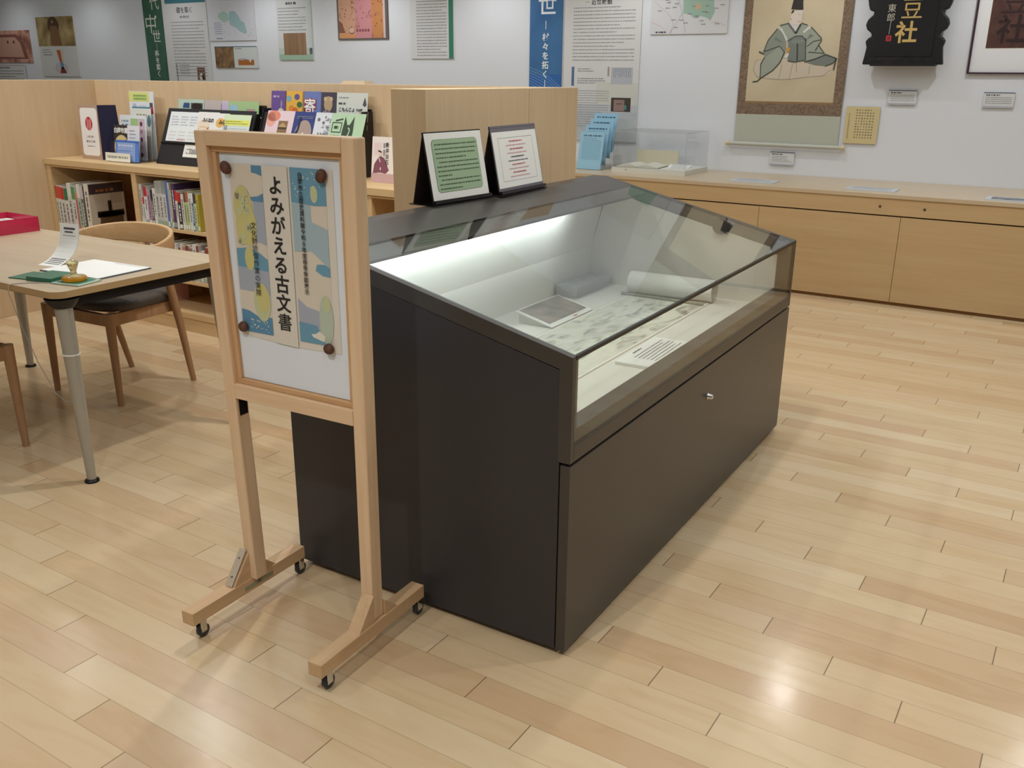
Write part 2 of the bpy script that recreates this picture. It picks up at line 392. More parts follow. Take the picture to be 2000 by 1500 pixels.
# things on the deck
o = root('storage_box', C_(-.845, 1.72, .555), 'long grey paper storage box at the back of the lit case', 'box')
b = MB(); b.box(-.05, -.16, 0, .05, .16, .036, M('#a9aba8', .6)); b.build('body', o, bevel=.001)
b = MB(); b.box(-.052, -.162, .028, .052, .162, .047, M('#afb1ae', .55))
for k in range(7):
    t = b.T; b.T = T(random.uniform(-.025, .03), -.12 + k * .04, .0472); b.oval(0, 0, .014, .012, M('#bcbebb', .4)); b.oval(.003, 0, .008, .007, M('#a3a5a3', .4), 2); b.T = t  # ring marks on the lid, light reflections put into the colour
b.build('lid', o, bevel=.001)
PAINT = blotch('ink_landscape', [(.30, '#7e7d76'), (.40, '#aeaca0'), (.47, '#cfcdbf'), (.62, '#dcdacb'), (.78, '#d3ceb8')], 10, 10, .8, 1.4, (1.6, .55, 1))
PHOTO = blotch('faded_photo', [(.3, '#57504f'), (.48, '#7e7872'), (.6, '#96877f'), (.75, '#8d6f6c')], 9, 6, .45, .8)
o = root('handscroll', C_(-.465, .95, .5555), 'pale ink landscape handscroll unrolled across the white case deck', 'scroll')
b = MB(); b.box(-.180, -.86, 0, .178, .85, .001, M('#cdb79a', .7)); b.rect(-.175, -.84, .175, .84, PAPER, 3); b.rect(-.165, -.80, .166, .83, PAINT, 4)
for y, x0, x1 in ((.13, -.03, .06), (.16, .075, .15), (-.42, -.12, .12)):
    t = b.T; b.T = T(0, y, .0032) @ RZ(0); b.rect(x0, -.002, x1, .002, WHITE, 1); b.T = t
b.build('painting_sheet', o)
b = MB(T(-.19, .855, .047) @ RZ(1.5))
n = 28
for r, m in ((.047, PAPER), (.043, OFFW)):
    vs = []; fs = []
    for k in range(n + 1):
        t = 2 * PI * k / n
        vs += [(0, r * math.sin(t), -r * math.cos(t)), (.375, r * math.sin(t), -r * math.cos(t))]
    fs = [(2 * k, 2 * k + 1, 2 * k + 3, 2 * k + 2) for k in range(n)]
    b.add(vs, fs, m, True)
b.build('rolled_end', o)
b = MB(); b.tube([(-.205, .79, .007), (.17, .775, .007)], .006, M('#8b8a78', .5), 10); b.build('roller_rod', o)
o = root('photo_board', C_(-.715, 1.245, .555), 'tilted white board with a dark landscape photograph in the case', 'photo panel')
b = MB(T(.07, 0, .006) @ RZ(90) @ RX(14) ); b.box(-.168, 0, -.004, .168, .165, 0, WHITE); b.rect(-.15, .022, .158, .162, PHOTO, 1); b.rect(.02, .006, .05, .012, RED, 1)
b.build('board', o)
b = MB(); b.prism([(.06, -.15, 0), (-.085, -.15, 0), (-.085, -.15, .04)], (0, .30, 0), OFFW); b.build('wedge_support', o)
b = MB(C_(-.195, .98, .555) @ RZ(91.5)); b.box(-.175, -.068, 0, .175, .068, .010, WHITE)
t = b.T; b.T = t @ T(0, 0, .010); b.lines(-.06, .052, .01, 1, .02, .007, INKS); b.lines(-.10, .030, .15, 6, .0145, .0042, INKG); b.T = t
tag(b.build('caption_board'), 'white caption board lying in the case by the front glass', 'caption')

# two leaning notice holders on top of the case
GREEN = M('#9fb794', .6)
def holder(name, x, y, rz, w, h, label, cat, draw):
    o = root('notice_holder', C_(x, y, 1.0305, rz), label, cat, 'black notice holders on the case')
    b = MB(); b.box(-.10, -w / 2 - .012, 0, .012, w / 2 + .006, .003, BLACK); b.build('base_plate', o)
    F = T(0, 0, .004) @ RZ(90) @ RX(79)
    b = MB(F); b.box(-w / 2, 0, -.004, w / 2, h, 0, BLACK); b.box(-w / 2, .0, 0, w / 2, .012, .012, BLACK); b.build('easel_panel', o)
    b = MB(); b.hexa([(-.092, -w / 2, .003), (-.089, -w / 2, .003), (-.089, w / 2, .003), (-.092, w / 2, .003)],
                     [(-.046, -w / 2, h * .97), (-.044, -w / 2, h * .97), (-.044, w / 2, h * .97), (-.046, w / 2, h * .97)], M('#4a3c38', .3)); b.build('back_prop', o)
    b = MB(F @ T(-w / 2, 0, .0004)); draw(b, w, h); b.build('notice_sheet', o)
def green_notice(b, w, h):
    b.rect(.004, .012, w - .002, h - .004, PAPER, 1); b.rrect(.034, .036, w - .030, h - .026, .016, M('#4f5f49', .6), 2); b.rrect(.035, .037, w - .031, h - .027, .016, GREEN, 3)
    y = h - .043
    for i in range(11):
        L_ = (.225, .225, .215, .16, .21, .225, .225, .07, .215, .225, .12)[i]; x0 = .048 + (.012 if i in (4, 8) else 0)
        b.lines(x0, y, x0 + L_, 1, .01, .0042, M('#4c5c46', .7), 4, ragged=0); y -= .0148
def times_notice(b, w, h):
    b.rect(.0, .0, w, h, M('#6e6a72', .45), 1); b.rect(.006, .022, w - .004, h - .022, PAPER, 2)
    for a in ((.044, .044, w - .04, .0448), (.044, h - .0448, w - .04, h - .044), (.044, .044, .0448, h - .044), (w - .0408, .044, w - .04, h - .044)): b.rect(*a, M('#5a5a66', .7), 3)
    y = h - .058
    for i in range(10):
        dark = i in (4, 5); m = INKS if dark else M('#c9626a', .7) if i % 2 == 0 else M('#d9a3a6', .7)
        ww = .10 if i % 2 == 0 else .15; b.lines(w / 2 - ww / 2, y, w / 2 + ww / 2, 1, .01, .0046 if i % 2 == 0 else .0034, m, 4, ragged=0); y -= .0142
holder('g', -.888, .850, -4.5, .312, .238, 'black easel with a green rounded text notice on top of the case', 'notice', green_notice)
holder('t', -.862, 1.215, 2.0, .345, .245, 'black easel with a notice in red and black lines on top of the case', 'notice', times_notice)

# ------------------------------------------------------------------ rolling sign stand with poster
SIGN = T(-1.416, 1.577, 0) @ RZ(2.67)
sg = root('sign_stand', SIGN, 'natural pine sign stand on casters holding a white board', 'sign stand')
def lx(z): return -.437 - .040 * (z - .1) / 1.22       # outer edge of the left post
def rx(z): return .012 + .006 * (z - .1) / 1.22
PW = .037; y0, y1 = -.022, .022
for f in (lambda z: (lx(z), lx(z) + PW), lambda z: (rx(z) - PW, rx(z))):
    a, c = f(.095), f(1.318); b = MB()
    b.hexa([(a[0], y0, .095), (a[1], y0, .095), (a[1], y1, .095), (a[0], y1, .095)], [(c[0], y0, 1.318), (c[1], y0, 1.318), (c[1], y1, 1.318), (c[0], y1, 1.318)], PINE)
    b.build('post', sg, bevel=.004)
def rail(name, za, zb, ya, yb, mat, inset=0.0):
    b = MB(); b.hexa([(lx(za) + PW + inset, ya, za), (rx(za) - PW - inset, ya, za), (rx(za) - PW - inset, yb, za), (lx(za) + PW + inset, yb, za)],
                     [(lx(zb) + PW + inset, ya, zb), (rx(zb) - PW - inset, ya, zb), (rx(zb) - PW - inset, yb, zb), (lx(zb) + PW + inset, yb, zb)], mat)
    return b.build(name, sg, bevel=.0015)
rail('top_rail', 1.283, 1.318, y0, y1, PINEX); rail('bottom_rail', .636, .676, y0, y1, PINEX)
rail('moulding', 1.268, 1.2825, -.008, .020, MOULDX); rail('moulding', .6765, .690, -.010, .020, MOULDX)
for s in (0, 1):
    b = MB(); e = .016
    g = (lambda z: lx(z) + PW + .0004) if s == 0 else (lambda z: rx(z) - PW - .0004 - e)
    b.hexa([(g(.6905), -.008, .6905), (g(.6905) + e, -.008, .6905), (g(.6905) + e, .020, .6905), (g(.6905), .020, .6905)],
           [(g(1.2675), -.008, 1.2675), (g(1.2675) + e, -.008, 1.2675), (g(1.2675) + e, .020, 1.2675), (g(1.2675), .020, 1.2675)], MOULD)
    b.build('moulding', sg)
rail('board', .691, 1.267, .001, .012, M('#e6ecf3', .35), .0166)
for s, x in ((0, -.4395), (1, -.0005)):
    b = MB(); b.box(x - .021, -.236, .058, x + .021, .196, .096, PINEY); fb = b.build('foot_beam', sg, bevel=.0015)
    b = MB(); b.prism([(x - .0185, -.0225, .175), (x - .0185, -.085, .0962), (x - .0185, -.0225, .0962)], (.037, 0, 0), PINEY); b.build('brace', fb)
    b = MB(); b.prism([(x - .0185, .0225, .140), (x - .0185, .0225, .0962), (x - .0185, .075, .0962)], (.037, 0, 0), PINEY); b.build('brace', fb)
    b = MB()
    b.prism([(x - .012, -.024, .185), (x + .012, -.024, .185), (x + .012, -.088, .0975), (x - .012, -.088, .0975)], (0, -.001, .0012), M('#c3b49e', .45))
    for k in (.25, .75): t = b.T; b.T = T(x, -.024 - .064 * k, .185 - .0875 * k) @ RX(54); b.lathe([(.004, .0005), (.003, .003)], CHROME, 10); b.T = t
    if s == 0: b.box(x + .0205, .0, .072, x + .0218, .012, .150, M('#9c9a82', .5)), b.box(x + .0205, -.05, .068, x + .0218, .06, .080, M('#9c9a82', .5)); b.build('bracket_plate', fb)
    for y in (-.195, .190):
        b = MB(T(x, y, 0))
        b.box(-.013, -.013, .054, .013, .013, .0578, CHROME); b.box(-.0115, -.009, .018, -.0095, .010, .055, CHROME); b.box(.0095, -.009, .018, .0115, .010, .055, CHROME)
        t = b.T; b.T = t @ T(-.009, .004, .0185) @ RY(90); b.lathe([(.012, 0), (.0185, .003), (.0185, .015), (.012, .018)], M('#3b3d40', .45), 18); b.T = t
        b.build('caster', fb)
b = MB(); b.box(lx(.6) + PW, -.012, .585, lx(.6) + PW + .002, .016, .635, BLACK); b.box(lx(.6) + PW, -.012, .6335, lx(.6) + PW + .03, .016, .6355, BLACK); b.build('corner_bracket', sg)

# printed poster on the board (sheet in board coordinates)
BLUE = M('#6f9fb8', .6); BLUE2 = M('#5f8fb0', .6); BLUE3 = M('#a7bcc4', .6); LILA = M('#a9b0bd', .6); CREAM = M('#dcd2c2', .65); YEL = M('#cfc785', .65); YELG = M('#c5cba0', .65); PALEG = M('#bcc7b4', .65); SPECK = M('#e6e3d2', .7)
b = MB(SIGN @ T(0, .0005, 0) @ RX(90))
# gently bowed sheet
b.poly([(-.391, 1.243), (-.391, .812), (-.30, .806), (-.18, .803), (-.064, .806), (-.064, 1.243)], M('#e0d9cd', .65), 1)
def strip_l(p, m, h): b.poly(p, m, h)
strip_l([(-.386, 1.241), (-.283, 1.241), (-.283, .822), (-.386, .822)], CREAM, 2)
strip_l([(-.315, 1.241), (-.283, 1.241), (-.283, 1.217), (-.30, 1.222), (-.316, 1.224)], BLUE2, 3)
strip_l([(-.325, 1.165), (-.30, 1.168), (-.283, 1.176), (-.283, 1.155), (-.32, 1.156)], BLUE2, 4)
strip_l([(-.318, 1.156), (-.283, 1.155), (-.283, 1.050), (-.30, 1.055), (-.318, 1.056)], LILA, 3)
strip_l([(-.386, 1.035), (-.345, 1.04), (-.31, 1.03), (-.283, 1.015), (-.283, .985), (-.386, .99)], BLUE, 3)
strip_l([(-.386, .99), (-.283, .985), (-.283, .925), (-.34, .93), (-.386, .93)], LILA, 3)
strip_l([(-.386, .880), (-.36, .878), (-.33, .866), (-.283, .868), (-.283, .822), (-.386, .822)], BLUE2, 3)
b.oval(-.352, 1.14, .031, .052, YEL, 4); b.oval(-.338, 1.095, .027, .050, YEL, 4.2); b.oval(-.358, 1.09, .022, .045, YEL, 4.4)
for k in range(16): b.oval(-.352 + random.uniform(-.022, .03), 1.115 + random.uniform(-.065, .06), .008, .009, YELG if k % 2 else M('#c9c39a', .65), 5)
b.oval(-.343, 1.013, .016, .030, YEL, 4); b.oval(-.312, .905, .028, .05, YELG, 4); b.oval(-.308, .915, .02, .036, YEL, 4.4)
for k in range(26): b.oval(-.345 + random.uniform(-.012, .055), .843 + random.uniform(-.015, .018), random.uniform(.0008, .0026), random.uniform(.0008, .0026), SPECK, 5, 7)
strip_l([(-.193, 1.243), (-.086, 1.243), (-.086, .822), (-.193, .822)], CREAM, 2)
strip_l([(-.193, 1.243), (-.086, 1.243), (-.086, 1.160), (-.12, 1.158), (-.193, 1.163)], BLUE, 3)
strip_l([(-.193, 1.163), (-.135, 1.160), (-.135, 1.12), (-.086, 1.105), (-.086, 1.015), (-.11, 1.03), (-.14, 1.05), (-.193, 1.045)], BLUE3, 3)
strip_l([(-.125, 1.02), (-.10, 1.022), (-.086, 1.015), (-.086, .993), (-.11, .995), (-.13, 1.005)], BLUE, 4)
strip_l([(-.193, .930), (-.165, .912), (-.125, .905), (-.125, .855), (-.193, .868)], LILA, 3)
strip_l([(-.193, .872), (-.135, .868), (-.125, .84), (-.105, .822), (-.193, .822)], BLUE, 4)
b.oval(-.122, 1.185, .011, .020, YELG, 4); b.oval(-.105, .885, .022, .062, PALEG, 4); b.oval(-.102, .925, .012, .02, YELG, 5)
strip_l([(-.155, .845), (-.14, .848), (-.13, .855), (-.11, .845), (-.115, .83), (-.15, .838)], SPECK, 5)
for k in range(22): b.oval(-.187 + random.uniform(0, .09), 1.195 + random.uniform(-.03, .045), random.uniform(.0008, .0024), random.uniform(.0008, .0024), SPECK, 5, 7)
strip_l([(-.2765, 1.243), (-.1995, 1.243), (-.1995, .803), (-.2765, .806)], M('#dfd8cc', .65), 6)
b.vtext('よみがえる古文', -.2385, 1.222, .047, .0478, INK, 8, .022); b.vtext('書', -.2385, 1.222 - 7 * .0478, .047, .0478, INK, 8, .010)
b.vtext('文化財修復作業の実際', -.320, 1.106, .0185, .0186, INK, 8, .0)
b.vtext('白岡市立歴史資料館令和８年度春季季節展示', -.1605, 1.234, .0145, .01455, INK, 8, .012)
po = b.build('poster'); tag(po, 'blue and cream paper poster with large black brush lettering pinned on the white board', 'poster')
NUT = blotch('walnut_shell', [(.3, '#4a332a'), (.55, '#6b4a3b'), (.8, '#7d5a48')], 60, 3, .6)
for (x, z, rot, lab) in ((-.391, 1.232, 30, 'dark walnut magnet holding the top corner of the poster beside the bookcase'), (-.090, 1.229, -20, 'brown walnut magnet over the blue top corner of the poster'),
                    (-.377, .835, 10, 'small dark walnut magnet at the poster bottom over the speckled blue patch'), (-.096, .818, 60, 'brown walnut magnet at the poster bottom by the pale green patch')):
    b = MB(SIGN @ T(x, -.003, z) @ RX(90) @ RZ(rot) @ Matrix.Diagonal((1, 1.28 if z > 1 else 1.05, 1, 1)))
    b.lathe([(.008, 0), (.0125, .002), (.0135, .007), (.0115, .013), (.006, .0175), (.001, .0185)], NUT, 16)
    tag(b.build('walnut_magnet'), lab, 'magnet', 'walnut magnets on the poster')

# ------------------------------------------------------------------ table and what lies on it
TB = T(-3.757, 2.15, 0) @ RZ(.8); TZ = .725
tb = root('meeting_table', TB, 'rectangular light wood table with silver tapered legs in the alcove', 'table')
hx, hy = .775, .395
def rr(x, y, r, z, n=7):
    p = []
    for cx, cy, a in ((x - r, -y + r, -90), (x - r, y - r, 0), (-x + r, y - r, 90), (-x + r, -y + r, 180)):
        for k in range(n): t = math.radians(a + 90 * k / (n - 1)); p.append((cx + r * math.cos(t), cy + r * math.sin(t), z))
    return p
b = MB(); b.prism(rr(hx, hy, .05, TZ - .024), (0, 0, .024), TABLETOP); 
for i, f in enumerate(b.f):
    if len(f) == 4: b.mi[i] = b.m(TABLEEDGE)
b.build('tabletop', tb)
b = MB(); b.prism(rr(hx - .012, hy - .012, .045, TZ - .030), (0, 0, .006), BLACKMATT)
b.box(-hx + .06, -hy + .10, TZ - .066, hx - .06, -hy + .125, TZ - .03, BLACKMATT); b.box(-hx + .06, hy - .055, TZ - .066, hx - .06, hy - .03, TZ - .03, BLACKMATT)
b.box(-hx + .03, -hy + .06, TZ - .066, -hx + .055, hy - .06, TZ - .03, BLACKMATT); b.box(hx - .055, -hy + .06, TZ - .066, hx - .03, hy - .06, TZ - .03, BLACKMATT)
b.build('under_frame', tb)
for sx in (1, -1):
    for sy in (1, -1):
        fx, fy = sx * (hx - .012), sy * (hy - .040); tx, ty = sx * (hx - .052), sy * (hy - .055)
        b = MB(); b.tube([(tx, ty, TZ - .062), (tx + (fx - tx) * .5, ty + (fy - ty) * .5, TZ / 2), (fx, fy, .012)], [.036, .029, .019], ALU, 18, (1, .8))
        lg = b.build('leg', tb)
        b = MB(T(fx, fy, 0)); b.lathe([(.026, 0), (.026, .008), (.012, .012), (.008, .02)], BLACK, 18); b.build('foot_pad', lg)
        b = MB(T(tx, ty, 0)); b.lathe([(.036, TZ - .066), (.050, TZ - .050), (.060, TZ - .031)], BLACK, 18); b.build('socket', lg)
        if sx > 0 and sy < 0:
            b = MB(T(tx + (fx - tx) * .30, ty + (fy - ty) * .30, 0)); b.lathe([(.0315, .487), (.0315, .492)], WHITE, 18); b.build('cable_tie', lg)
def TT(x, y, z=0, rz=0): return T(x, y, TZ + z) @ RZ(rz)
# letter tray
PINK = NT('pink_acrylic'); PINK.b.inputs['Base Color'].default_value = rgb('#e0355f'); PINK.b.inputs['Roughness'].default_value = .2
PINK.b.inputs['Transmission Weight'].default_value = .35; PINK = PINK.m
o = root('letter_tray', TT(-4.395, 2.34), 'pink translucent letter tray at the back corner of the table', 'tray')
b = MB(); x, y, h, t = .13, .165, .068, .003
b.box(-x, -y, 0, x, y, t, PINK); b.box(-x, -y, t, -x + t, y, h, PINK); b.box(x - t, -y, t, x, y, h, PINK); b.box(-x + t, y - t, t, x - t, y, h, PINK); b.box(-x + t, -y, t, x - t, -y + t, h, PINK)
b.build('tray_body', o)
b = MB(TT(-4.397, 2.34)); b.box(-.120, -.150, .0035, .120, .155, .040, PAPER)
t = b.T; b.T = t @ T(0, 0, .040); b.lines(-.1, .12, .08, 4, .02, .006, INKG); b.T = t
tag(b.build('paper_stack'), 'stack of white forms inside the pink letter tray', 'paper')
# curled standing note
b = MB(TT(-3.445, 2.03, 0, 8)); pts = []; N = 10
for k in range(N + 1):
    s = k / N; pts.append((.115 * (1 - (1 - s) ** 2.2) * 1.1, .15 * s ** 1.5))
for (ya, za), (yb, zb) in zip(pts, pts[1:]):
    b.add([(-.052, ya, za), (.052, ya, za), (.052, yb, zb), (-.052, yb, zb)], [(0, 1, 2, 3)], WHITE, True)
    b.add([(-.052, ya + .0012, za - .0006), (.052, ya + .0012, za - .0006), (.052, yb + .0012, zb - .0006), (-.052, yb + .0012, zb - .0006)], [(3, 2, 1, 0)], WHITE, True)
def on_curl(s0, s1, x0, x1, m):
    def P(s): s = max(0, min(1, s)); return (.115 * (1 - (1 - s) ** 2.2) * 1.1, .15 * s ** 1.5)
    a, c = P(s0), P(s1); b.add([(x0, a[0] - .0008, a[1] + .0006), (x1, a[0] - .0008, a[1] + .0006), (x1, c[0] - .0008, c[1] + .0006), (x0, c[0] - .0008, c[1] + .0006)], [(0, 1, 2, 3)], m)
for s in (.08, .13, .18, .23): on_curl(s, s + .018, -.04, .04, INKS)
on_curl(.88, .92, -.03, .032, INKS); on_curl(.82, .85, -.025, .02, INKS); on_curl(.76, .772, -.035, .035, INKG)
tag(b.build('note_card'), 'curled white note card standing up on the table', 'card')
# clipboard with paper
o = root('clipboard', TT(-3.222, 2.09, 0, 4), 'clipboard with a blank white sheet near the table edge', 'clipboard')
b = MB(); b.box(-.165, -.122, 0, .165, .122, .004, M('#4a5560', .5)); b.build('backing', o)
b = MB(); b.box(-.160, -.119, .004, .160, .119, .006, WHITE); t = b.T; b.T = T(0, 0, .006); b.lines(-.02, .105, .15, 1, .01, .003, INKG); b.T = t; b.build('sheet', o)
# stamp pad and stamp
o = root('ink_pad', TT(-3.20, 1.905, 0, 12), 'open dark green ink pad case on the table near the corner', 'ink pad')
DG = M('#2f6a52', .35)
b = MB(); b.box(-.165, -.055, 0, -.055, .06, .004, DG); b.box(-.070, -.062, 0, .045, .060, .016, DG); b.build('lid', o, bevel=.004)
b = MB(); b.box(.055, -.072, 0, .185, .040, .006, M('#a9bca9', .3)); b.oval(0, 0, .01, .01, DG, 1); t = b.T; b.T = T(0, 0, .006); b.rrect(.068, -.060, .172, .030, .012, M('#2f7a58', .6), 1); b.T = t; b.build('pad_tray', o, bevel=.003)
AMB = NT('amber_acrylic'); AMB.b.inputs['Base Color'].default_value = rgb('#e6a414'); AMB.b.inputs['Roughness'].default_value = .08; AMB.b.inputs['Transmission Weight'].default_value = .55
CLR = NT('clear_resin'); CLR.b.inputs['Base Color'].default_value = rgb('#f2e6b4'); CLR.b.inputs['Roughness'].default_value = .05; CLR.b.inputs['Transmission Weight'].default_value = .75
o = root('stamp', TT(-3.085, 1.912, .0068), 'amber round stamp with a clear knob standing on the green ink pad', 'stamp')
b = MB(); b.lathe([(.040, 0), (.043, .004), (.043, .013), (.038, .017)], AMB.m, 28); b.build('base', o)
b = MB(); b.lathe([(.030, .0172), (.012, .021), (.010, .034), (.017, .052), (.021, .064), (.018, .072), (.006, .076)], CLR.m, 20); b.build('handle', o)
b = MB(); P = [(-3.145, 1.852, TZ + .002), (-3.20, 1.815, TZ + .002), (-3.235, 1.765, TZ + .002), (-3.238, 1.752, TZ - .002), (-3.236, 1.748, TZ - .03), (-3.20, 1.75, .60), (-3.14, 1.76, .45), (-3.08, 1.772, .34), (-3.045, 1.785, .312), (-3.012, 1.792, .316)]
b.tube(P, .0016, M('#a8a39a', .7), 6); tag(b.build('string'), 'thin grey string hanging from the ink pad over the table edge to the leg', 'string')

# ------------------------------------------------------------------ chairs
SEATM = blotch('dark_seat_fabric', [(.3, '#4e4640'), (.7, '#5c534c')], 90, 3, .55)
def chair(mw, label):
    o = root('chair', mw, label, 'chair', 'bent wood chairs at the table')
    # seat cushion
    b = MB(); n = 40; rings = []
    for k, (s, z) in enumerate(((.90, .425), (1.0, .432), (1.02, .446), (.99, .458), (.90, .466), (.6, .470))):
        ring = []
        for i in range(n):
            t = 2 * PI * i / n; c, q = math.cos(t), math.sin(t); e = 2 / 3.2
            x = .245 * s * math.copysign(abs(c) ** e, c); y = .225 * s * math.copysign(abs(q) ** e, q); x *= 1 + .06 * (-y / .225)
            ring.append((x, y + .005, z + .012 * (x / .245) ** 2 * (1 if k > 1 else 0)))
        rings.append(ring)
    vs = [p for r in rings for p in r]
    fs = [(k * n + i, k * n + (i + 1) % n, (k + 1) * n + (i + 1) % n, (k + 1) * n + i) for k in range(5) for i in range(n)]
    b.add(vs, fs, SEATM, True); b.add(rings[-1], [tuple(range(n))], SEATM, True); b.add(rings[0], [tuple(reversed(range(n)))], SEATM); b.build('seat', o)
    b = MB()
    b.box(-.205, -.226, .372, .205, -.204, .427, CHAIRWOOD); b.box(-.205, .165, .372, .205, .187, .427, CHAIRWOOD)
    b.box(-.228, -.205, .372, -.206, .17, .427, CHAIRWOOD); b.box(.206, -.205, .372, .228, .17, .427, CHAIRWOOD); b.build('seat_frame', o, bevel=.003)
    for s in (-1, 1):
        b = MB(); b.tube([(s * .217, -.212, .43), (s * .217, -.213, .36), (s * .222, -.216, 0)], [.022, .021, .0135], CHAIRWOOD, 14); b.build('leg', o)
        b = MB(); b.tube([(s * .222, .216, 0), (s * .242, .155, .30), (s * .258, .115, .44), (s * .285, .06, .62), (s * .293, .045, .70)], [.0135, .018, .020, .018, .014], CHAIRWOOD, 14); b.build('leg', o)
    # bent back band
    b = MB(); N = 28; vs = []
    for k in range(N + 1):
        t = math.radians(-12 + 204 * k / N); c, q = math.cos(t), math.sin(t)
        x = .305 * math.copysign(abs(c) ** .85, c); y = .02 + .235 * q
        h = .055 + .045 * max(0, q) ** 1.5; zt_ = .715 + .045 * max(0, q)
        for dx, z in ((0, zt_ - h), (1, zt_ - h), (1, zt_), (0, zt_)):
            r = 1 - dx * .055; vs.append((x * r, (y - .02) * r + .02 - (.01 if dx else 0) * max(0, q), z - (.0 if dx else 0)))
    fs = []
    for k in range(N):
        for j in range(4): fs.append((k * 4 + j, k * 4 + (j + 1) % 4, (k + 1) * 4 + (j + 1) % 4, (k + 1) * 4 + j))
    fs += [(0, 1, 2, 3), (N * 4 + 3, N * 4 + 2, N * 4 + 1, N * 4)]
    b.add(vs, [tuple(reversed(f)) for f in fs], CHAIRBENT, True); bk = b.build('backrest', o, bevel=.008); bk.modifiers[0].segments = 3
    return o
ch = chair(T(-3.853, 2.58, 0) @ RZ(3.8), 'bent wood chair with grey seat on the bookcase side of the table')
c2 = dup(ch); c2.matrix_world = T(-3.735, 1.645, 0) @ RZ(181.5); c2['label'] = 'bent wood chair cut by the picture edge with one leg beside the near table leg'

# ------------------------------------------------------------------ bookcase
SF, SB = 3.385, PB - .002
bc = root('bookcase', T(-3.94, 3.6, 0), 'low open bookcase of light wood filling the alcove back', 'bookcase')
def bcb(name, x0, y0, z0, x1, y1, z1, mat=SHELFWOOD, bev=.0015):
    b = MB(T(3.94, -3.6, 0)); b.box(x0, y0, z0, x1, y1, z1, mat); return b.build(name, bc, bevel=bev)
BX0, BX1 = -5.597, -2.278
bcb('top_board', BX0, SF - .006, .902, BX1, SB, .937)
bcb('back_board', BX0, SB - .012, .12, BX1, SB, .90, SHELFBACK, 0)
UPR = (-5.597, -4.763, -3.925, -2.985, -2.32)
for x in UPR: bcb('upright', x, SF + .004, .121, x + .042, SB - .012, .9018)
bcb('upper_rail', BX0 + .002, SF + .008, .888, BX1 - .002, SF + .03, .9018)
bcb('bottom_board', BX0, SF + .002, .085, BX1, SB - .012, .1205); bcb('plinth', BX0, SF + .016, 0, BX1, SF + .034, .0849)
for (i, z) in ((0, .455), (1, .583), (1, .290), (2, .583), (2, .29), (3, .56), (3, .30), (0, .17)):
    if z > .2: bcb('shelf', UPR[i] + .043, SF + .010, z, UPR[i + 1] - .001, SB - .012, z + .021)
# books: (thickness, height, depth, spine colour, top band colour, label words)
def book(x, y, z, t, h, d, spine, band, label, group, marks=1, tilt=0, cover=None, draw=None, pages=None):
    m = M(spine, .45); b = MB(T(x, y, z) @ RY(tilt)); c = M(cover, .4) if cover else m
    b.box(0, .002, .001, t, d, h, c); b.box(.0012, .004, h, t - .0012, d - .002, h + .0004, M('#e6e0d0', .8))
    b.box(0, 0, 0, t, .002, h + .0005, m)
    T0 = b.T; b.T = T0 @ RX(90)
    if band: b.rect(.0004, h * .74, t - .0004, h, M(band, .5), 1.2)
    if marks:
        col = M('#6d696c', .7) if sum(rgb(spine)[:3]) > .6 else WHITE
        b.lines(h * .22, t / 2, h * (.66 if band else .86), 1, .01, t * .30, col, 2, True)
        b.rect(t * .1, h * .03, t * .9, h * .14, M(('#e9e7dd', '#9fb39a', '#dfe6dd')[marks % 3], .6), 2)
    if draw:
        b.T = T0 @ T(t, 0, 0) @ RZ(90) @ RX(90); draw(b, d, h)
    b.T = T0; return tag(b.build('book'), label, 'book', group)
def pot_cover(b, w, h):   # cover facing +x: local x runs into the shelf
    b.rect(.003, .004, w - .002, h - .004, M('#c9bfae', .4), 1); b.rect(.003, h * .80, w - .002, h - .004, M('#463a40', .4), 2)
    b.lines(w * .2, h * .86, w * .7, 1, .01, .016, M('#a06b3c', .5), 3); b.rect(w * .58, h * .60, w * .92, h * .80, M('#b9ab96', .5), 2)
    b.oval(w * .56, h * .22, w * .34, h * .20, M('#3a2c22', .35), 3); b.rect(w * .24, h * .18, w * .9, h * .40, M('#6a5138', .4), 4)
    b.oval(w * .56, h * .40, w * .38, h * .055, M('#33241c', .35), 5); b.rect(w * .18, h * .36, w * .94, h * .47, M('#2f2019', .35), 5); b.rect(w * .50, h * .46, w * .60, h * .66, M('#2b1f19', .35), 6)
    b.oval(w * .5, h * .13, w * .4, h * .09, M('#4a3a2b', .4), 2.5)
x = UPR[0] + .045; z = .4768
BL = [(.022, .295, '#d9d3c4', '#c2563a', 'thin cream book with orange top, first on the tall shelf'), (.030, .293, '#dad7d0', '#cf4a38', 'white magazine volume with red top beside the cream book'),
      (.034, .288, '#d5d3cc', '#c8402f', 'thicker white volume with red top on the tall shelf'), (.036, .285, '#dcdad2', '#3f7a4e', 'white volume with dark green top on the tall shelf'),
      (.040, .318, '#d3d4d0', '#dfe0dd', 'tall pale grey volume with blue printed top'), (.034, .300, '#dbd9d4', '#5f9a52', 'white volume with bright green label beside the tall grey one'),
      (.018, .262, '#d98078', None, 'thin salmon pink book among white volumes'), (.036, .318, '#a9c0ab', '#e2ddd8', 'pale green volume with white top on the tall shelf'),
      (.026, .312, '#7a7069', '#cfc5cc', 'grey mottled volume beside the book with the pot on its cover')]
for t, h, c, band, lab in BL:
    book(x, SF + .012, z, t, h, .23, c, band, lab, 'books on the tall shelf', 1); x += t + .0015
book(x + .012, SF + .012, z, .042, .325, .245, '#dcd6c6', None, 'large book showing a dark iron pot on its cover', 'books on the tall shelf', 1, 0, '#d8cfbd', pot_cover)
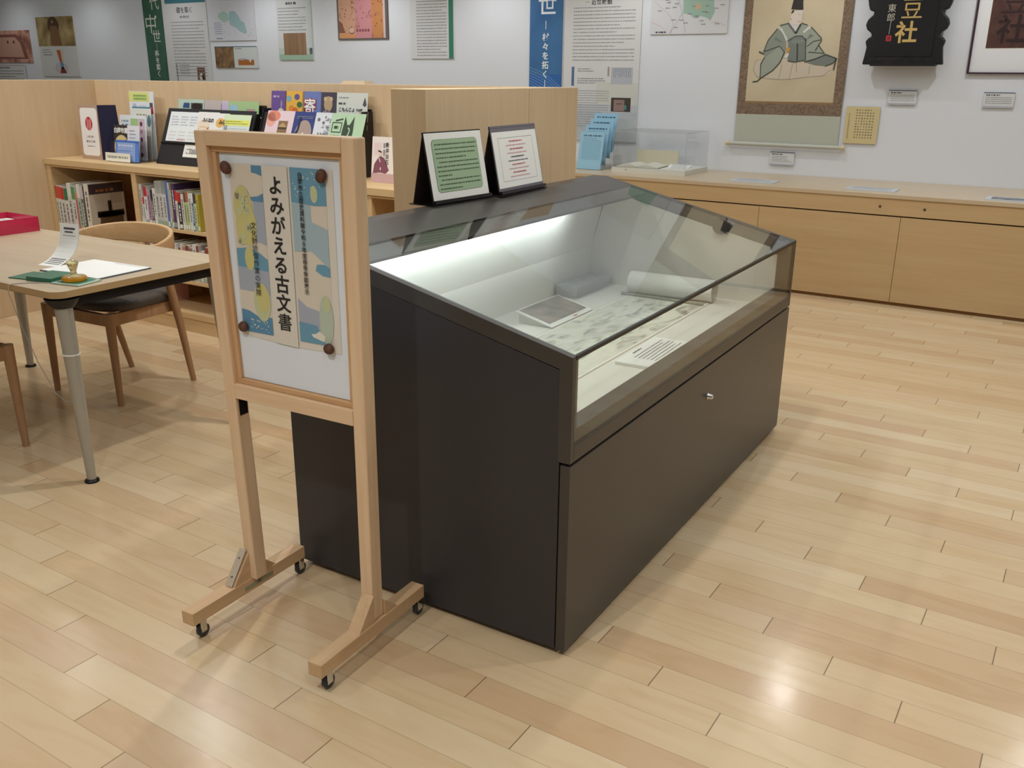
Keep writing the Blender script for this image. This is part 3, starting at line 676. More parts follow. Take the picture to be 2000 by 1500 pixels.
def fill(i, z, spec, group, dep):
    x = UPR[i] + .047
    for t, h, c, band, lab in spec:
        if x + t > UPR[i + 1] - .004: break
        book(x, SF + .014, z, t, h, dep, c, band, lab, group, 1 + int(h * 1000) % 3); x += t + .0012
BR = [(.020, .232, '#d6d4cf', None, 'pale grey book, first beside the bookcase divider'), (.016, .160, '#d9d9d2', '#c03a33', 'short white book with red top near the divider'), (.026, .222, '#e0dedd', '#b73330', 'white book with deep red top on the middle shelf'),
      (.030, .200, '#b98fae', None, 'mauve pink book on the middle shelf'), (.020, .205, '#5b6150', '#39342e', 'dark olive book between the mauve and the white books'), (.024, .215, '#dddcd6', None, 'white book right after the dark olive one'),
      (.030, .258, '#c4c3bc', '#a7a8a1', 'tall grey volume with darker top, first of two alike'), (.030, .258, '#cbc9c3', '#a9a9a4', 'tall grey volume with pink stamp, second of two alike'), (.028, .255, '#d0cec9', '#8f9a96', 'tall pale volume beside the blue spine'),
      (.020, .262, '#5d7fc0', None, 'bright blue tall spine on the middle shelf'), (.014, .255, '#d9d8d0', None, 'thin white book just after the bright blue spine'), (.016, .250, '#8f7a60', None, 'thin brown book after the bright blue spine'),
      (.022, .252, '#4d3a63', None, 'purple book with a printed square label'), (.020, .215, '#e2dcd6', '#bf332f', 'white book with red top after the purple one'), (.028, .205, '#34302f', '#bb302c', 'black spine with white lettering and red top'),
      (.022, .200, '#d8d7ce', None, 'cream book right after the black spine'), (.018, .212, '#b5c08a', '#6c4b43', 'pale green spine with brown top'), (.020, .215, '#c0cc8f', '#b3664c', 'pale green spine with rust coloured top'),
      (.024, .208, '#d9dbd6', None, 'white book between the green and the blue spines'), (.014, .212, '#3c6f9c', '#e4e4e4', 'blue and white narrow spine'), (.022, .210, '#c8cf93', '#4a4240', 'yellow green spine with dark top'),
      (.018, .205, '#bfae45', None, 'mustard yellow narrow spine near the sign post')]
fill(1, .6048, BR, 'books on the middle shelf', .19)
PAL = ['#d8d2c8', '#8d7668', '#d9d7d2', '#b9b7b4', '#cfc69a', '#c8c2bb', '#a3453f', '#d3a49c', '#b4b8b2', '#58655b', '#dadad6', '#c7b78d', '#8795a3', '#d7d4ca', '#b08a7a']
NM = ['cream', 'brown', 'white', 'grey', 'straw yellow', 'light taupe', 'dull red', 'rose', 'grey green', 'dark green', 'bright white', 'tan', 'slate blue', 'ivory', 'clay']
ORD = ['first', 'second', 'third', 'fourth', 'fifth', 'sixth', 'seventh', 'eighth', 'ninth', 'tenth', 'eleventh', 'twelfth', 'thirteenth', 'fourteenth', 'fifteenth', 'sixteenth', 'seventeenth', 'eighteenth', 'nineteenth', 'twentieth', 'twenty-first', 'twenty-second', 'twenty-third', 'twenty-fourth']
LO = []
rs = random.Random(3)
for k in range(24):
    LO.append((rs.choice((.016, .02, .024, .03)), rs.uniform(.175, .215), PAL[k % 15], None if k % 3 else '#8a4a3c', '%s paperback on the lower shelf, %s from the divider' % (NM[k % 15], ORD[k])))
fill(1, .3118, LO, 'paperbacks on the lower shelf', .17)
book(UPR[1] - .06, SF + .03, .1215, .05, .225, .2, '#c9252f', None, 'bright red book at the bottom of the bookcase by the divider', 'books on the bottom board', 0)
b = MB(T(-4.70, 3.44, .1215)); b.box(0, 0, 0, .035, .19, .16, M('#d7a9a6', .5)); tag(b.build('book'), 'pale pink book on the bottom board beside the divider', 'book', 'books on the bottom board')

# ------------------------------------------------------------------ things on the bookcase
ST = .9372
def sheet(name, mw, w, h, t, base, label, cat, group, draw=None):
    b = MB(mw); b.box(0, 0, -t, w, h, 0, base)
    if draw: draw(b, w, h)
    return tag(b.build(name), label, cat, group)
def up(x, y, z, tilt=10, turn=0): return T(x, y, z) @ RZ(turn) @ RX(90 - tilt)
# framed logo sign
o = root('logo_sign', T(-5.30, 3.519, ST), 'small wooden framed sign with a red round logo on the bookcase', 'sign')
b = MB(T(-.101, 0, 0) @ RX(88)); b.box(0, 0, -.012, .202, .322, 0, M('#b79a86', .5)); b.rrect(.018, .022, .186, .304, .022, M('#f1efec', .5), 1)
cx, cy = .100, .212
b.oval(cx, cy, .035, .040, RED, 2, 28)
for k, (dx, ya, yb) in enumerate(((-.014, -.030, .030), (.002, -.045, .022), (.016, -.045, .030))): b.rect(cx + dx - .002, cy + ya, cx + dx + .002, cy + yb, M('#f1efec', .5), 3)
b.htext('JAPAN', .066, .128, .019, INKS, 2, .01, .72); b.htext('MUSEUM', .060, .100, .019, INKS, 2, .01, .74); b.lines(.066, .078, .14, 1, .01, .006, INKG)
b.build('frame', o)
b = MB(); b.hexa([(.095, .012, 0), (.101, .002, 0), (.155, .118, 0), (.149, .121, 0)], [(.095, .012, .322), (.101, .006, .322), (.150, .100, .322), (.144, .103, .322)], M('#23223f', .5)); b.build('back_flap', o)
# clear acrylic leaflet stand with leaflets
o = root('leaflet_stand', T(-5.0, 3.6, ST), 'clear acrylic tiered leaflet stand beside the red logo sign', 'leaflet stand')
b = MB(); b.box(-.125, -.115, 0, .155, .105, .004, CLEAR)
for y, h in ((-.115, .055), (-.065, .12), (-.01, .16), (.045, .17), (.10, .25)):
    b.box(-.125, y, .004, .155, y + .003, h, CLEAR)
b.build('tiers', o); b = MB(); b.box(.152, -.11, .0045, .155, .10, .15, CLEAR); b.build('end_panel', o)
sheet('label_card', up(-5.117, 3.482, ST + .004, 6), .235, .050, .001, M('#eceadf'), 'white strip label on the front of the acrylic leaflet stand', 'label', None, lambda b, w, h: b.lines(.02, .026, w - .02, 1, .01, .012, M('#9aa092', .7)))
LG = 'leaflets in the acrylic stand'
def d_blue(b, w, h):
    b.rect(.018, .0, w - .03, h - .012, M('#93aadb', .5), 1); b.rect(0, h - .012, w, h, M('#3f6fc4', .5), 2); b.lines(.03, h - .03, w - .05, 1, .01, .009, M('#cfd8ee', .6), 3); b.lines(.03, h - .06, w - .07, 2, .02, .004, M('#6d87c0', .6), 3)
sheet('leaflet', up(-5.045, 3.50, ST + .006, 8), .215, .122, .006, M('#5b86d6', .4), 'blue booklet in the front pocket of the acrylic stand', 'leaflet', LG, d_blue)
def d_dark(b, w, h):
    b.htext('白岡市遺', .004, h - .044, .034, WHITE, 3, .03, .95); b.oval(w * .55, h * .36, w * .52, h * .36, M('#d9c48f', .5), 1); b.poly([(w * .55, h * .5), (w * .9, h * .6), (w * .85, h * .5), (w * .9, h * .42)], M('#6b3a22', .5), 2)
sheet('leaflet', up(-5.128, 3.552, ST + .006, 6), .135, .205, .003, M('#3a332e', .5), 'dark leaflet with white lettering and a cream shape in the acrylic stand', 'leaflet', LG, d_dark)
def d_arch(b, w, h):
    b.lines(.02, h - .03, w - .02, 3, .02, .005, INKG); b.oval(w * .5, h * .32, w * .36, h * .22, M('#4d4b52', .5), 1); b.oval(w * .5, h * .30, w * .2, h * .13, M('#8d8a8f', .5), 2)
sheet('leaflet', up(-4.992, 3.548, ST + .006, 6), .112, .205, .003, M('#e2e2e8'), 'narrow white leaflet with a dark arch photo in the acrylic stand', 'leaflet', LG, d_arch)
def d_wg(b, w, h):
    b.lines(.02, h - .035, .09, 1, .01, .010, M('#8fa3b8', .7)); b.lines(.02, h - .06, .09, 1, .01, .014, M('#7b93ab', .7)); b.rect(.105, h - .08, .175, h - .02, M('#a9c98a', .6), 1); b.rect(.178, .02, w - .012, h - .02, M('#cfb9c4', .6), 1)
    for k in range(5): b.oval(.205, h - .05 - k * .045, .012, .014, M(('#6a3442', '#b98a9a')[k % 2], .6), 2, 12)
sheet('leaflet', up(-5.137, 3.606, ST + .006, 5), .250, .262, .003, M('#e3e6ea'), 'white leaflet with green and pink blocks in the acrylic stand', 'leaflet', LG, d_wg)
def d_deer(b, w, h):
    b.rect(0, h - .008, w, h, M('#3f7f9b', .6), 1); b.lines(.04, h - .05, w - .04, 1, .01, .016, M('#8c8f6c', .6)); b.oval(w - .02, h - .08, .018, .035, M('#5f7f92', .6), 1)
    b.rect(w * .6, .0, w - .01, h * .45, M('#b3ada0', .6), 1)
sheet('leaflet', up(-5.09, 3.664, ST + .006, 5), .175, .308, .003, M('#dfdfd4'), 'cream leaflet with a thin blue top line in the acrylic stand', 'leaflet', LG, d_deer)
def d_tall(b, w, h):
    b.rect(0, h - .060, w - .04, h - .004, M('#e1e089', .6), 1); b.rect(.04, h - .052, w - .06, h - .018, M('#b9d27f', .6), 2); b.lines(.05, h - .026, w - .07, 2, .018, .006, M('#6f8a4a', .7), 3)
    b.rect(w - .04, h - .13, w - .01, h - .09, RED, 1); b.rect(w - .04, h - .09, w - .01, h - .065, INKS, 1); b.oval(.05, h - .09, .018, .02, M('#b9bccb', .6), 1); b.oval(.05, h - .165, .022, .024, M('#b7b7df', .6), 1)
    b.lines(.09, h - .085, w - .06, 4, .022, .006, M('#b8bcc4', .7))
sheet('leaflet', up(-5.135, 3.690, ST + .008, 3), .232, .395, .003, M('#e0e4ea'), 'tall white leaflet with yellow green top in the acrylic stand', 'leaflet', LG, d_tall)
# two black tiered racks
RK = 'black brochure racks on the bookcase'
def ry_(z): return 3.575 + (z - ST) * .40      # sloping face of the racks
def rack(x0, x1, label, hb=.30):
    o = root('brochure_rack', T((x0 + x1) / 2, 3.60, ST), label, 'brochure rack', RK); w = (x1 - x0) / 2
    def slab(name, ya, za, yb, zb, t, m=BLACKMATT):
        b = MB(); b.hexa([(-w, ya, za), (w, ya, za), (w, ya + t, za), (-w, ya + t, za)], [(-w, yb, zb), (w, yb, zb), (w, yb + t, zb), (-w, yb + t, zb)], m); return b.build(name, o)
    slab('sloping_face', -.025, .0036, .100, .312, .004); slab('back_panel', .152, .0036, .176, .34, .004)
    b = MB(); b.box(-w, -.027, 0, w, .180, .0035, BLACKMATT); b.build('base', o)
    b = MB(); b.hexa([(-w, .012, .119), (w, .012, .119), (w, .0215, .119), (-w, .0215, .119)], [(-w, .012, .123), (w, .012, .123), (w, .0235, .123), (-w, .0235, .123)], BLACK); b.build('ledge', o)
    for s in (-1, 1):
        b = MB(); xx = s * (w + .0005); b.prism([(xx, -.028, 0), (xx, .18, 0), (xx, .180, hb + .012), (xx, .098, hb + .012)], (s * .004, 0, 0), BLACK)
        t = b.T; b.T = T(xx + s * .004, .125, hb - .008) @ RY(90 * s); b.lathe([(.004, 0), (.003, .002)], WHITE, 10); b.T = t; b.build('side_panel', o)
    return o
rack(-4.758, -4.02, 'black tiered brochure rack with white handouts, next to the acrylic stand', .285)
rack(-3.955, -3.255, 'black tiered brochure rack with a silver rivet, next to the booklet at the partition', .318)
R1, R2 = 'handouts in the rack near the acrylic stand', 'leaflets in the rack near the partition'
def back_row(x, z1, w, base, label, g, draw, h=.235, y=3.722, turn=0): sheet('leaflet', up(x, y, z1 - h, 8, turn), w, h, .002, M(base), label, 'leaflet', g, draw)
def front_row(x, z1, w, base, label, g, draw, h=.160, y=0.0):
    z0 = z1 - h * math.cos(math.radians(21.8)); sheet('leaflet', up(x, ry_(z0) - .007 + y, z0, 21.8), w, h, .002, M(base), label, 'leaflet', g, draw)
def d1(b, w, h):
    b.poly([(.04, h - .05), (.10, h - .05), (.10, h - .02), (.05, h - .02)], M('#3d4f7d', .6), 1); b.lines(.04, h - .07, .1, 3, .02, .012, M('#8fb0ab', .6)); b.rect(.112, h - .13, .215, h - .02, M('#5a5450', .5), 1); b.oval(.165, h - .085, .03, .045, M('#c9bfb6', .5), 2); b.oval(.165, h - .04, .045, .02, M('#2b2624', .5), 3); b.oval(.20, h - .12, .012, .02, M('#c9bfb6', .5), 3)
back_row(-4.733, 1.303, .225, '#bcd2c2', 'mint green leaflet with a dark portrait photo', R1, d1)
back_row(-4.505, 1.302, .145, '#c3b7b2', 'greyish pink sheet with fine print in the back row', R1, lambda b, w, h: b.lines(.01, h - .02, w - .01, 12, .011, .004, M('#a99b98', .7), 2, True))
back_row(-4.355, 1.300, .055, '#d5d1d8', 'narrow pale sheet with a small blue drawing in the back row', R1, lambda b, w, h: (b.oval(.026, h - .085, .014, .02, M('#46507c', .6), 1), b.rect(.004, h - .05, .05, h - .004, M('#c7b9d8', .6), 1)))
def d2(b, w, h):
    b.rrect(.01, h - .055, .075, h - .02, .015, M('#9fc3d9', .6), 1)
    for k in range(4): b.rect(.012 + k * .029, h - .095, .038 + k * .029, h - .062, M('#dca95a', .6), 1)
    b.rect(.145, h - .10, .215, h - .04, M('#a39a94', .6), 1); b.oval(.18, h - .06, .022, .018, M('#c98f84', .6), 2); b.rect(.155, h - .10, .2, h - .075, M('#4d4650', .6), 2)
back_row(-4.298, 1.300, .245, '#a9c68f', 'light green leaflet with orange tabs in the back row', R1, d2)
def d3(b, w, h):
    for k in range(3): b.lines(.02 + k * .082, h - .03, .085 + k * .082, 4, .016, .006, M('#a9aec0', .7)); b.lines(.02 + k * .082, h - .12, .08 + k * .082, 3, .02, .005, M('#c7c9c8', .7))
    b.lines(.10, h - .165, .17, 1, .01, .007, M('#d29a9a', .7), 3)
sheet('leaflet', up(-4.722, ry_(1.068) - .0055, 1.068, 21.8), .285, .176, .002, M('#e1e4e4'), 'wide white three column handout at the front of the rack', 'leaflet', R1, d3)
def dminna(b, w, h):
    b.htext('みんなの', .045, h - .058, .028, INK, 2, .04, .82); b.rect(.02, .06, w * .62, h - .085, M('#a8623f', .6), 1); b.oval(w * .34, .085, .05, .03, M('#e4d3bf', .6), 2); b.rect(.03, .07, w * .55, .075, M('#d8b27f', .6), 3)
front_row(-4.478, 1.236, .175, '#e3e1de', 'white handout titled in hiragana with a brown picture', R1, dminna)
def dminna2(b, w, h):
    b.htext('みん', .045, h - .062, .028, INK, 2, .04, .82); b.oval(.055, .105, .035, .028, M('#dfae5e', .6), 1)
front_row(-4.335, 1.232, .12, '#e3e1de', 'white handout with an orange round picture beside the brown one', R1, dminna2, y=-.003)
def dyel(b, w, h):
    b.rect(.012, h - .062, w - .004, h - .03, M('#dfe06a', .6), 1); b.lines(.018, h - .039, w - .02, 2, .012, .005, M('#7f8a4a', .7), 2); b.lines(.018, h - .08, w - .02, 6, .014, .004, M('#b4b9bb', .7), 2); b.rect(0, h - .03, w, h, M('#cfe0bd', .6), 1)
front_row(-4.252, 1.228, .215, '#cfd7d5', 'pale sheet with a yellow highlighted heading', R1, dyel, y=-.003)
b = MB(up(-4.545, ry_(.985) - .0035, .985, 21.8)); b.box(0, 0, -.001, .22, .075, 0, M('#e6e4dc')); b.htext('ご自由にどうぞ', .016, .022, .036, INKS, 2, .01, .86); tag(b.build('label_card'), 'white card label on the black rack front by the sign stand', 'label')
def p1(b, w, h): b.lines(.015, h - .03, .06, 1, .01, .010, M('#b7a9cc', .6)); b.oval(.075, h - .12, .025, .03, M('#d8c8b4', .6), 1); b.oval(.075, h - .165, .035, .025, M('#7a5138', .6), 1); b.oval(.078, h - .07, .008, .022, M('#8d86a6', .6), 1)
back_row(-3.947, 1.362, .115, '#6b5191', 'purple leaflet with a pale figurine', R2, p1)
def p2(b, w, h):
    for (x, y, c) in ((.03, .04, '#7fa9b8'), (.09, .03, '#5a5a8c'), (.11, .07, '#3f6a45'), (.05, .09, '#d88a3c'), (.02, .12, '#8fb26a'), (.08, .10, '#cf6f3a')): b.oval(x, h - y, .02, .016, M(c, .6), 1, 12)
    b.htext('植物', .025, h - .165, .052, INK, 3, .05, .95)
back_row(-3.843, 1.362, .145, '#e2b04a', 'yellow leaflet with plants and black brush lettering', R2, p2)
def p3(b, w, h): b.vtext('寄贈', .058, h - .035, .088, .088, M('#a03038', .6), 2, .07); b.vtext('寄贈', .056, h - .033, .088, .088, WHITE, 3, .012)
back_row(-3.712, 1.362, .135, '#6f7fb8', 'blue leaflet with large white and red brush lettering', R2, p3)
def p4(b, w, h):
    b.oval(.065, h - .06, .03, .04, M('#b79f7f', .6), 1); b.oval(.045, h - .035, .012, .012, M('#c9b48f', .6), 2); b.oval(.085, h - .035, .012, .012, M('#c9b48f', .6), 2); b.oval(.055, h - .12, .035, .03, M('#8f7f8c', .6), 1); b.rect(.07, h - .13, .11, h - .105, M('#c9c6d2', .6), 2); b.rect(-.0, h - .16, .03, h - .11, M('#c98a3c', .6), 1)
back_row(-3.590, 1.360, .125, '#4a4350', 'dark leaflet with a horned costume figure', R2, p4)
def p5(b, w, h):
    b.lines(.02, h - .025, .09, 1, .01, .006, INKG); b.lines(.02, h - .055, .075, 1, .01, .010, INKS); b.htext('こもんじょ', .02, h - .094, .024, INK, 2, .03, .95); b.htext('そは何', .142, h - .092, .016, INK, 2, .03, .9)
    b.lines(.02, h - .11, .14, 5, .012, .003, INKG); b.poly([(.185, h - .06), (.20, h - .02), (.212, h - .06), (.20, h - .07)], INKS, 1); b.rect(.165, h - .145, .225, h - .095, M('#b9a79c', .6), 1); b.rect(.165, h - .185, .225, h - .16, M('#a7a49f', .6), 1)
back_row(-3.472, 1.360, .218, '#d5d9d2', 'white sheet with hiragana title and a small drop drawing', R2, p5)
def q1(b, w, h):
    b.oval(.05, h - .03, .05, .03, M('#e0876f', .6), 1); b.oval(.035, h - .05, .035, .04, M('#e3a596', .6), 1); b.rect(.095, h - .125, .165, h - .055, M('#8a6a4a', .6), 1); b.poly([(.1, h - .085), (.13, h - .065), (.16, h - .085), (.16, h - .10), (.1, h - .10)], M('#b99a6c', .6), 2); b.rect(.10, h - .10, .16, h - .09, M('#3f3a2a', .6), 3); b.rect(.075, h - .165, .14, h - .135, M('#9a9392', .6), 1); b.rect(w * .55, 0, w, h - .13, M('#dcb9c6', .6), .6)
front_row(-3.920, 1.258, .205, '#e0c9cf', 'pink leaflet with a small hut photo', R2, q1)
def q2(b, w, h):
    b.oval(.085, h - .13, .062, .085, M('#a8938a', .6), 1); b.rect(.02, h - .036, .14, h - .026, M('#9fa9c6', .6), 2); b.rect(.02, h - .034, .14, h - .028, M('#26294a', .6), 3); b.stroke([(.05, h - .03), (.045, h - .10), (.012, h - .16)], .014, M('#26294a', .6), 3); b.oval(.085, h - .12, .007, .007, M('#e6dfd2', .6), 4)
front_row(-3.717, 1.258, .155, '#34407c', 'navy leaflet with an arched stone', R2, q2)
def q3(b, w, h):
    for k in range(22): b.oval(.095 + random.gauss(0, .022), h - .06 + random.gauss(0, .022), random.uniform(.004, .014), random.uniform(.003, .01), M(('#b0b2bb', '#8e9099', '#6f7078')[k % 3], .7), 1 + k * .05, 10)
    b.htext('よみがえる', .035, h - .128, .026, INKS, 3, .02, .85)
front_row(-3.572, 1.257, .165, '#d6d8de', 'white leaflet with a grey ink drawing', R2, q3)
def q4(b, w, h):
    dk = M('#3a4a38', .6); b.stroke([(.035, h - .04), (.085, h - .03)], .008, dk); b.stroke([(.018, h - .05), (.018, h - .10), (.08, h - .10), (.08, h - .05), (.018, h - .05)], .005, dk); b.lines(.032, h - .075, .066, 1, .01, .016, dk); b.lines(.02, h - .12, .075, 2, .022, .008, dk)
    b.poly([(.098, h - .015), (.118, h - .06), (.135, h - .06), (.158, h - .015), (.165, h - .10), (.158, h - .16), (.098, h - .16), (.09, h - .10)], dk, 2); b.oval(.105, h - .13, .008, .014, PAPER, 3); b.oval(.152, h - .13, .008, .014, PAPER, 3); b.stroke([(.128, h - .075), (.142, h - .085), (.138, h - .11), (.122, h - .135), (.118, h - .16)], .007, M('#b4cfae', .6), 4)
front_row(-3.448, 1.257, .232, '#b4d0ae', 'green leaflet with a dark cat shape and framed letters', R2, q4, y=-.003)
# booklet by the partition
def bk(b, w, h):
    b.vtext('新井白石', .098, h - .025, .026, .0275, INK, 3, .015, .85); b.lines(h - .10, .078, h - .03, 1, .01, .012, INKG, 2, True); b.rect(.012, h - .09, .06, h - .03, M('#e6cfd0', .6), 1); b.rect(0, 0, w, .045, M('#c8a5a3', .6), 1)
    b.poly([(.010, .045), (.018, .09), (.045, .125), (.062, .128), (.085, .115), (.112, .062), (.09, .045), (.06, .05)], M('#84505e', .6), 2); b.oval(.055, .140, .010, .013, M('#e3c9b4', .6), 3, 14); b.poly([(.04, .158), (.062, .152), (.066, .145), (.042, .150)], M('#2c2224', .6), 4); b.stroke([(.045, .122), (.056, .10)], .004, WHITE, 3); b.oval(.058, .068, .003, .008, WHITE, 3, 10)
o = sheet('booklet', up(-3.103, 3.575, ST, 7), .145, .222, .006, M('#ebe2da', .5), 'booklet with a maroon robed figure on its cover beside the end partition', 'booklet', None, bk)
# low wooden box behind the partition edge
b = MB(T(-3.41, PB + .052, PH)); b.hexa([(-.085, -.04, 0), (.085, -.04, 0), (.085, .04, 0), (-.085, .04, 0)], [(-.07, -.025, .016), (.07, -.025, .016), (.07, .03, .016), (-.07, .03, .016)], PANELWOOD); tag(b.build('wooden_tray'), 'small low wooden tray lying on top of the alcove partition', 'tray')

# ------------------------------------------------------------------ display counter along the exhibition wall
CT = .732; CF = 6.45
dc = root('display_counter', T(-2, 6.9, 0), 'long built in counter of light wood under the exhibition wall', 'counter')
O = T(2, -6.9, 0)
CX0, CX1 = -12.5, 4.9
b = MB(O); b.box(CX0, CF, CT - .025, CX1, WY - .002, CT, COUNTERTOP); b.build('countertop', dc, bevel=.001)
b = MB(O); b.box(CX0, CF + .008, .598, CX1, WY - .01, CT - .0252, COUNTERWOOD); fa = b.build('fascia', dc)
for x in (-1.214, -.939):
    b = MB(O @ T(x, CF + .008, .651) @ RX(90)); b.lathe([(.009, 0), (.009, .002), (.006, .0025)], M('#5b4a36', .4), 14); b.build('lock', fa)
b = MB(O); b.box(CX0, CF + .03, .02, CX1, WY - .01, .5978, M('#4a3415', .7)); b.build('carcass', dc)
edges = [CX0] + [-2.021 + .945 * k for k in range(-11, 8) if CX0 < -2.021 + .945 * k < CX1] + [CX1]
for a, c in zip(edges, edges[1:]):
    b = MB(O); b.box(a + .0015, CF + .010, .024, c - .0015, CF + .0298, .589, COUNTERWOOD); b.build('door', dc)
b = MB(O); b.box(CX0, CF + .028, 0, CX1, WY - .01, .0199, M('#8a6336', .6)); b.build('plinth', dc)
# clear tiered stand with blue leaflets
o = root('leaflet_stand', T(-3.55, 6.92, CT), 'clear acrylic stand of blue leaflets on the counter', 'leaflet stand')
b = MB(); b.box(-.11, -.20, 0, .12, .22, .004, CLEAR)
for y, h in ((-.195, .03), (-.09, .07), (.02, .12), (.13, .20)): b.box(-.11, y, .004, .12, y + .003, h, CLEAR)
b.build('tiers', o); b = MB(); b.box(.117, -.19, .0045, .12, .21, .10, CLEAR); b.build('end_panel', o)
def blue(b, w, h):
    b.lines(.03, h - .032, w - .02, 1, .01, .011, M('#4a6a85', .7)); b.lines(.03, h - .052, w - .03, 2, .014, .004, M('#7fa6bd', .7)); b.rect(.025, .075, w - .02, h - .075, M('#8fbcd2', .6), .7)
for k, (y, z0, z1, x) in enumerate(((6.735, CT + .004, 1.033, -3.645), (6.845, CT + .03, 1.082, -3.662), (6.95, CT + .08, 1.125, -3.675), (7.045, CT + .12, 1.165, -3.690))):
    sheet('leaflet', up(x, y, z0, 12), .216, (z1 - z0), .004, M('#9cc8de', .6), 'light blue leaflet, %s tier of the acrylic stand on the counter' % ('lowest front', 'second', 'third', 'topmost back')[k], 'leaflet', 'blue leaflets on the counter', blue)
# acrylic case with an open book
o = root('acrylic_case', T(-3.04, 6.96, CT), 'low clear acrylic box case on the counter over an open book', 'display case')
b = MB(); b.box(-.29, -.22, 0, .33, .26, .035, OFFW); b.oval(-.18, -.25, .001, .001, OFFW); b.build('base_board', o)
b = MB(T(-.165, -.2205, .020) @ RX(90)); b.lathe([(.006, 0), (.005, .002)], STEEL, 12); b.build('screw', o)
b = MB(); w0, w1, h = -.288, .328, .31
for a in ((w0, -.218, w1, -.214), (w0, .254, w1, .258), (w0, -.214, w0 + .004, .254), (w1 - .004, -.214, w1, .254)): b.box(a[0], a[1], .0355, a[2], a[3], h, CLEAR)
b.box(w0, -.218, h, w1, .258, h + .004, CLEAR)
EDGE = M('#cfd2d0', .4)
for x in (w0, w1 - .003): b.box(x, -.2185, .036, x + .003, -.2182, h + .004, EDGE); 
b.box(w0, -.2185, h + .001, w1, -.2182, h + .004, EDGE)
b.build('cover', o)
b = MB(T(-3.14, 6.90, CT + .036) @ RZ(6))
for s in (-1, 1):
    pr = [(s * (.004 + .17 * k / 8), .008 + .022 * math.sin(PI * min(1, k / 8 * 1.15)) * (1 - .5 * k / 8)) for k in range(9)]
    for (xa, za), (xb, zb) in zip(pr, pr[1:]):
        q = [(xa, -.13, 0), (xb, -.13, 0), (xb, .13, 0), (xa, .13, 0)]; u = [(xa, -.13, za), (xb, -.13, zb), (xb, .13, zb), (xa, .13, za)]
        if s < 0: q = [q[1], q[0], q[3], q[2]]; u = [u[1], u[0], u[3], u[2]]
        b.hexa(q, u, M('#d9d6c8', .7))
    b.box(s * .003, -.135, -.0015, s * .182, .135, .0005, M('#6a675c', .6))
tag(b.build('open_book'), 'old open book lying under the clear acrylic case', 'book')
b = MB(up(-3.30, 7.12, CT + .036, 8)); b.box(0, 0, -.004, .37, .115, 0, M('#d0c9ae', .7)); tag(b.build('backing_card'), 'beige backing card standing behind the open book', 'card')
b = MB(T(-2.86, 6.99, CT + .0355) @ RZ(12) @ RX(8)); b.box(-.085, -.09, 0, .085, .09, .006, WHITE); t = b.T; b.T = t @ T(0, 0, .006); b.rect(-.08, .078, .08, .084, M('#6f7c9c', .6), 1); b.lines(-.06, .05, .06, 5, .024, .006, INKG); b.T = t
tag(b.build('caption_card'), 'white caption card inside the clear acrylic case', 'caption')
for k, (x0, x1, y, lab, pic) in enumerate(((-2.31, -1.99, 6.60, 'thin grey caption board on the counter below the hanging scroll', 0), (-1.485, -1.16, 6.585, 'thin grey caption board on the counter below the yellow paper sheet', 0), (-.61, -.22, 6.525, 'caption board with a dark photo at the end of the counter', 1))):
    b = MB(T(x0, y, CT)); w = x1 - x0; b.box(0, 0, 0, w, .19, .006, M('#c9cdd2', .5)); t = b.T; b.T = t @ T(0, 0, .006)
    if pic: b.rect(.03, .03, w - .02, .16, blotch('grey_photo', [(.35, '#5d6068'), (.6, '#8d9096'), (.8, '#a9aba5')], 20), 1)
    else: b.lines(.03, .16, w - .03, 5, .026, .006, INKG)
    b.T = t; tag(b.build('caption_board'), lab, 'caption', 'caption boards on the counter')

# ------------------------------------------------------------------ exhibition wall panels (local x, y = world x, z)
WALL = T(0, 7.335, 0) @ RX(90); TH = .0145
def panel(x0, z0, x1, z1, base, th=TH):
    b = MB(WALL); b.box(x0, z0, -th, x1, z1, 0, base); return b
PB_ = M('#dddcda', .6); GREYT = M('#98989e', .7)
PK = blotch('excavation_pit', [(.25, '#5d4038'), (.42, '#a56f5e'), (.55, '#d3a08c'), (.7, '#d8ae9c'), (.85, '#b98a72')], 6, 6)
b = panel(-13.0, 1.557, -12.06, 1.952, PK); b.poly([(-12.9, 1.60), (-12.13, 1.60), (-12.2, 1.80), (-12.35, 1.905), (-12.9, 1.905)], M('#8a5a4e', .7), 1); b.poly([(-12.9, 1.63), (-12.22, 1.62), (-12.28, 1.80), (-12.38, 1.87), (-12.9, 1.87)], M('#cb9d8c', .7), 2)
for x in (-12.56, -12.42): b.oval(x, 1.81, .018, .02, M('#4a2d26', .7), 3, 12)
tag(b.build('wall_photo'), 'reddish photo panel of an excavation pit cut by the picture edge', 'photo panel', 'photo panels on the exhibition wall')
b = panel(-13.0, 1.32, -12.25, 1.525, PB_, .006); b.rect(-13.0, 1.515, -12.25, 1.522, M('#b77d6a', .6), 1); b.lines(-12.95, 1.49, -12.6, 1, .02, .016, INKS); b.lines(-12.95, 1.45, -12.30, 4, .035, .011, INKG)
tag(b.build('text_panel'), 'white caption panel below the reddish pit photo', 'text panel')
b = panel(-11.865, 1.39, -11.075, 2.10, M('#d6d6d2', .6)); SITE = blotch('burial_photo', [(.3, '#6a5638'), (.5, '#a08a5c'), (.7, '#c3ad7f')], 5, 6); b.rect(-11.865, 1.752, -11.075, 2.10, SITE, 1)
b.oval(-11.50, 2.0, .12, .10, M('#5d432f', .7), 2); b.poly([(-11.57, 1.99), (-11.42, 1.99), (-11.36, 1.76), (-11.60, 1.76)], M('#8a6440', .7), 4); b.oval(-11.51, 2.04, .02, .02, M('#a08f84', .7), 6, 10)
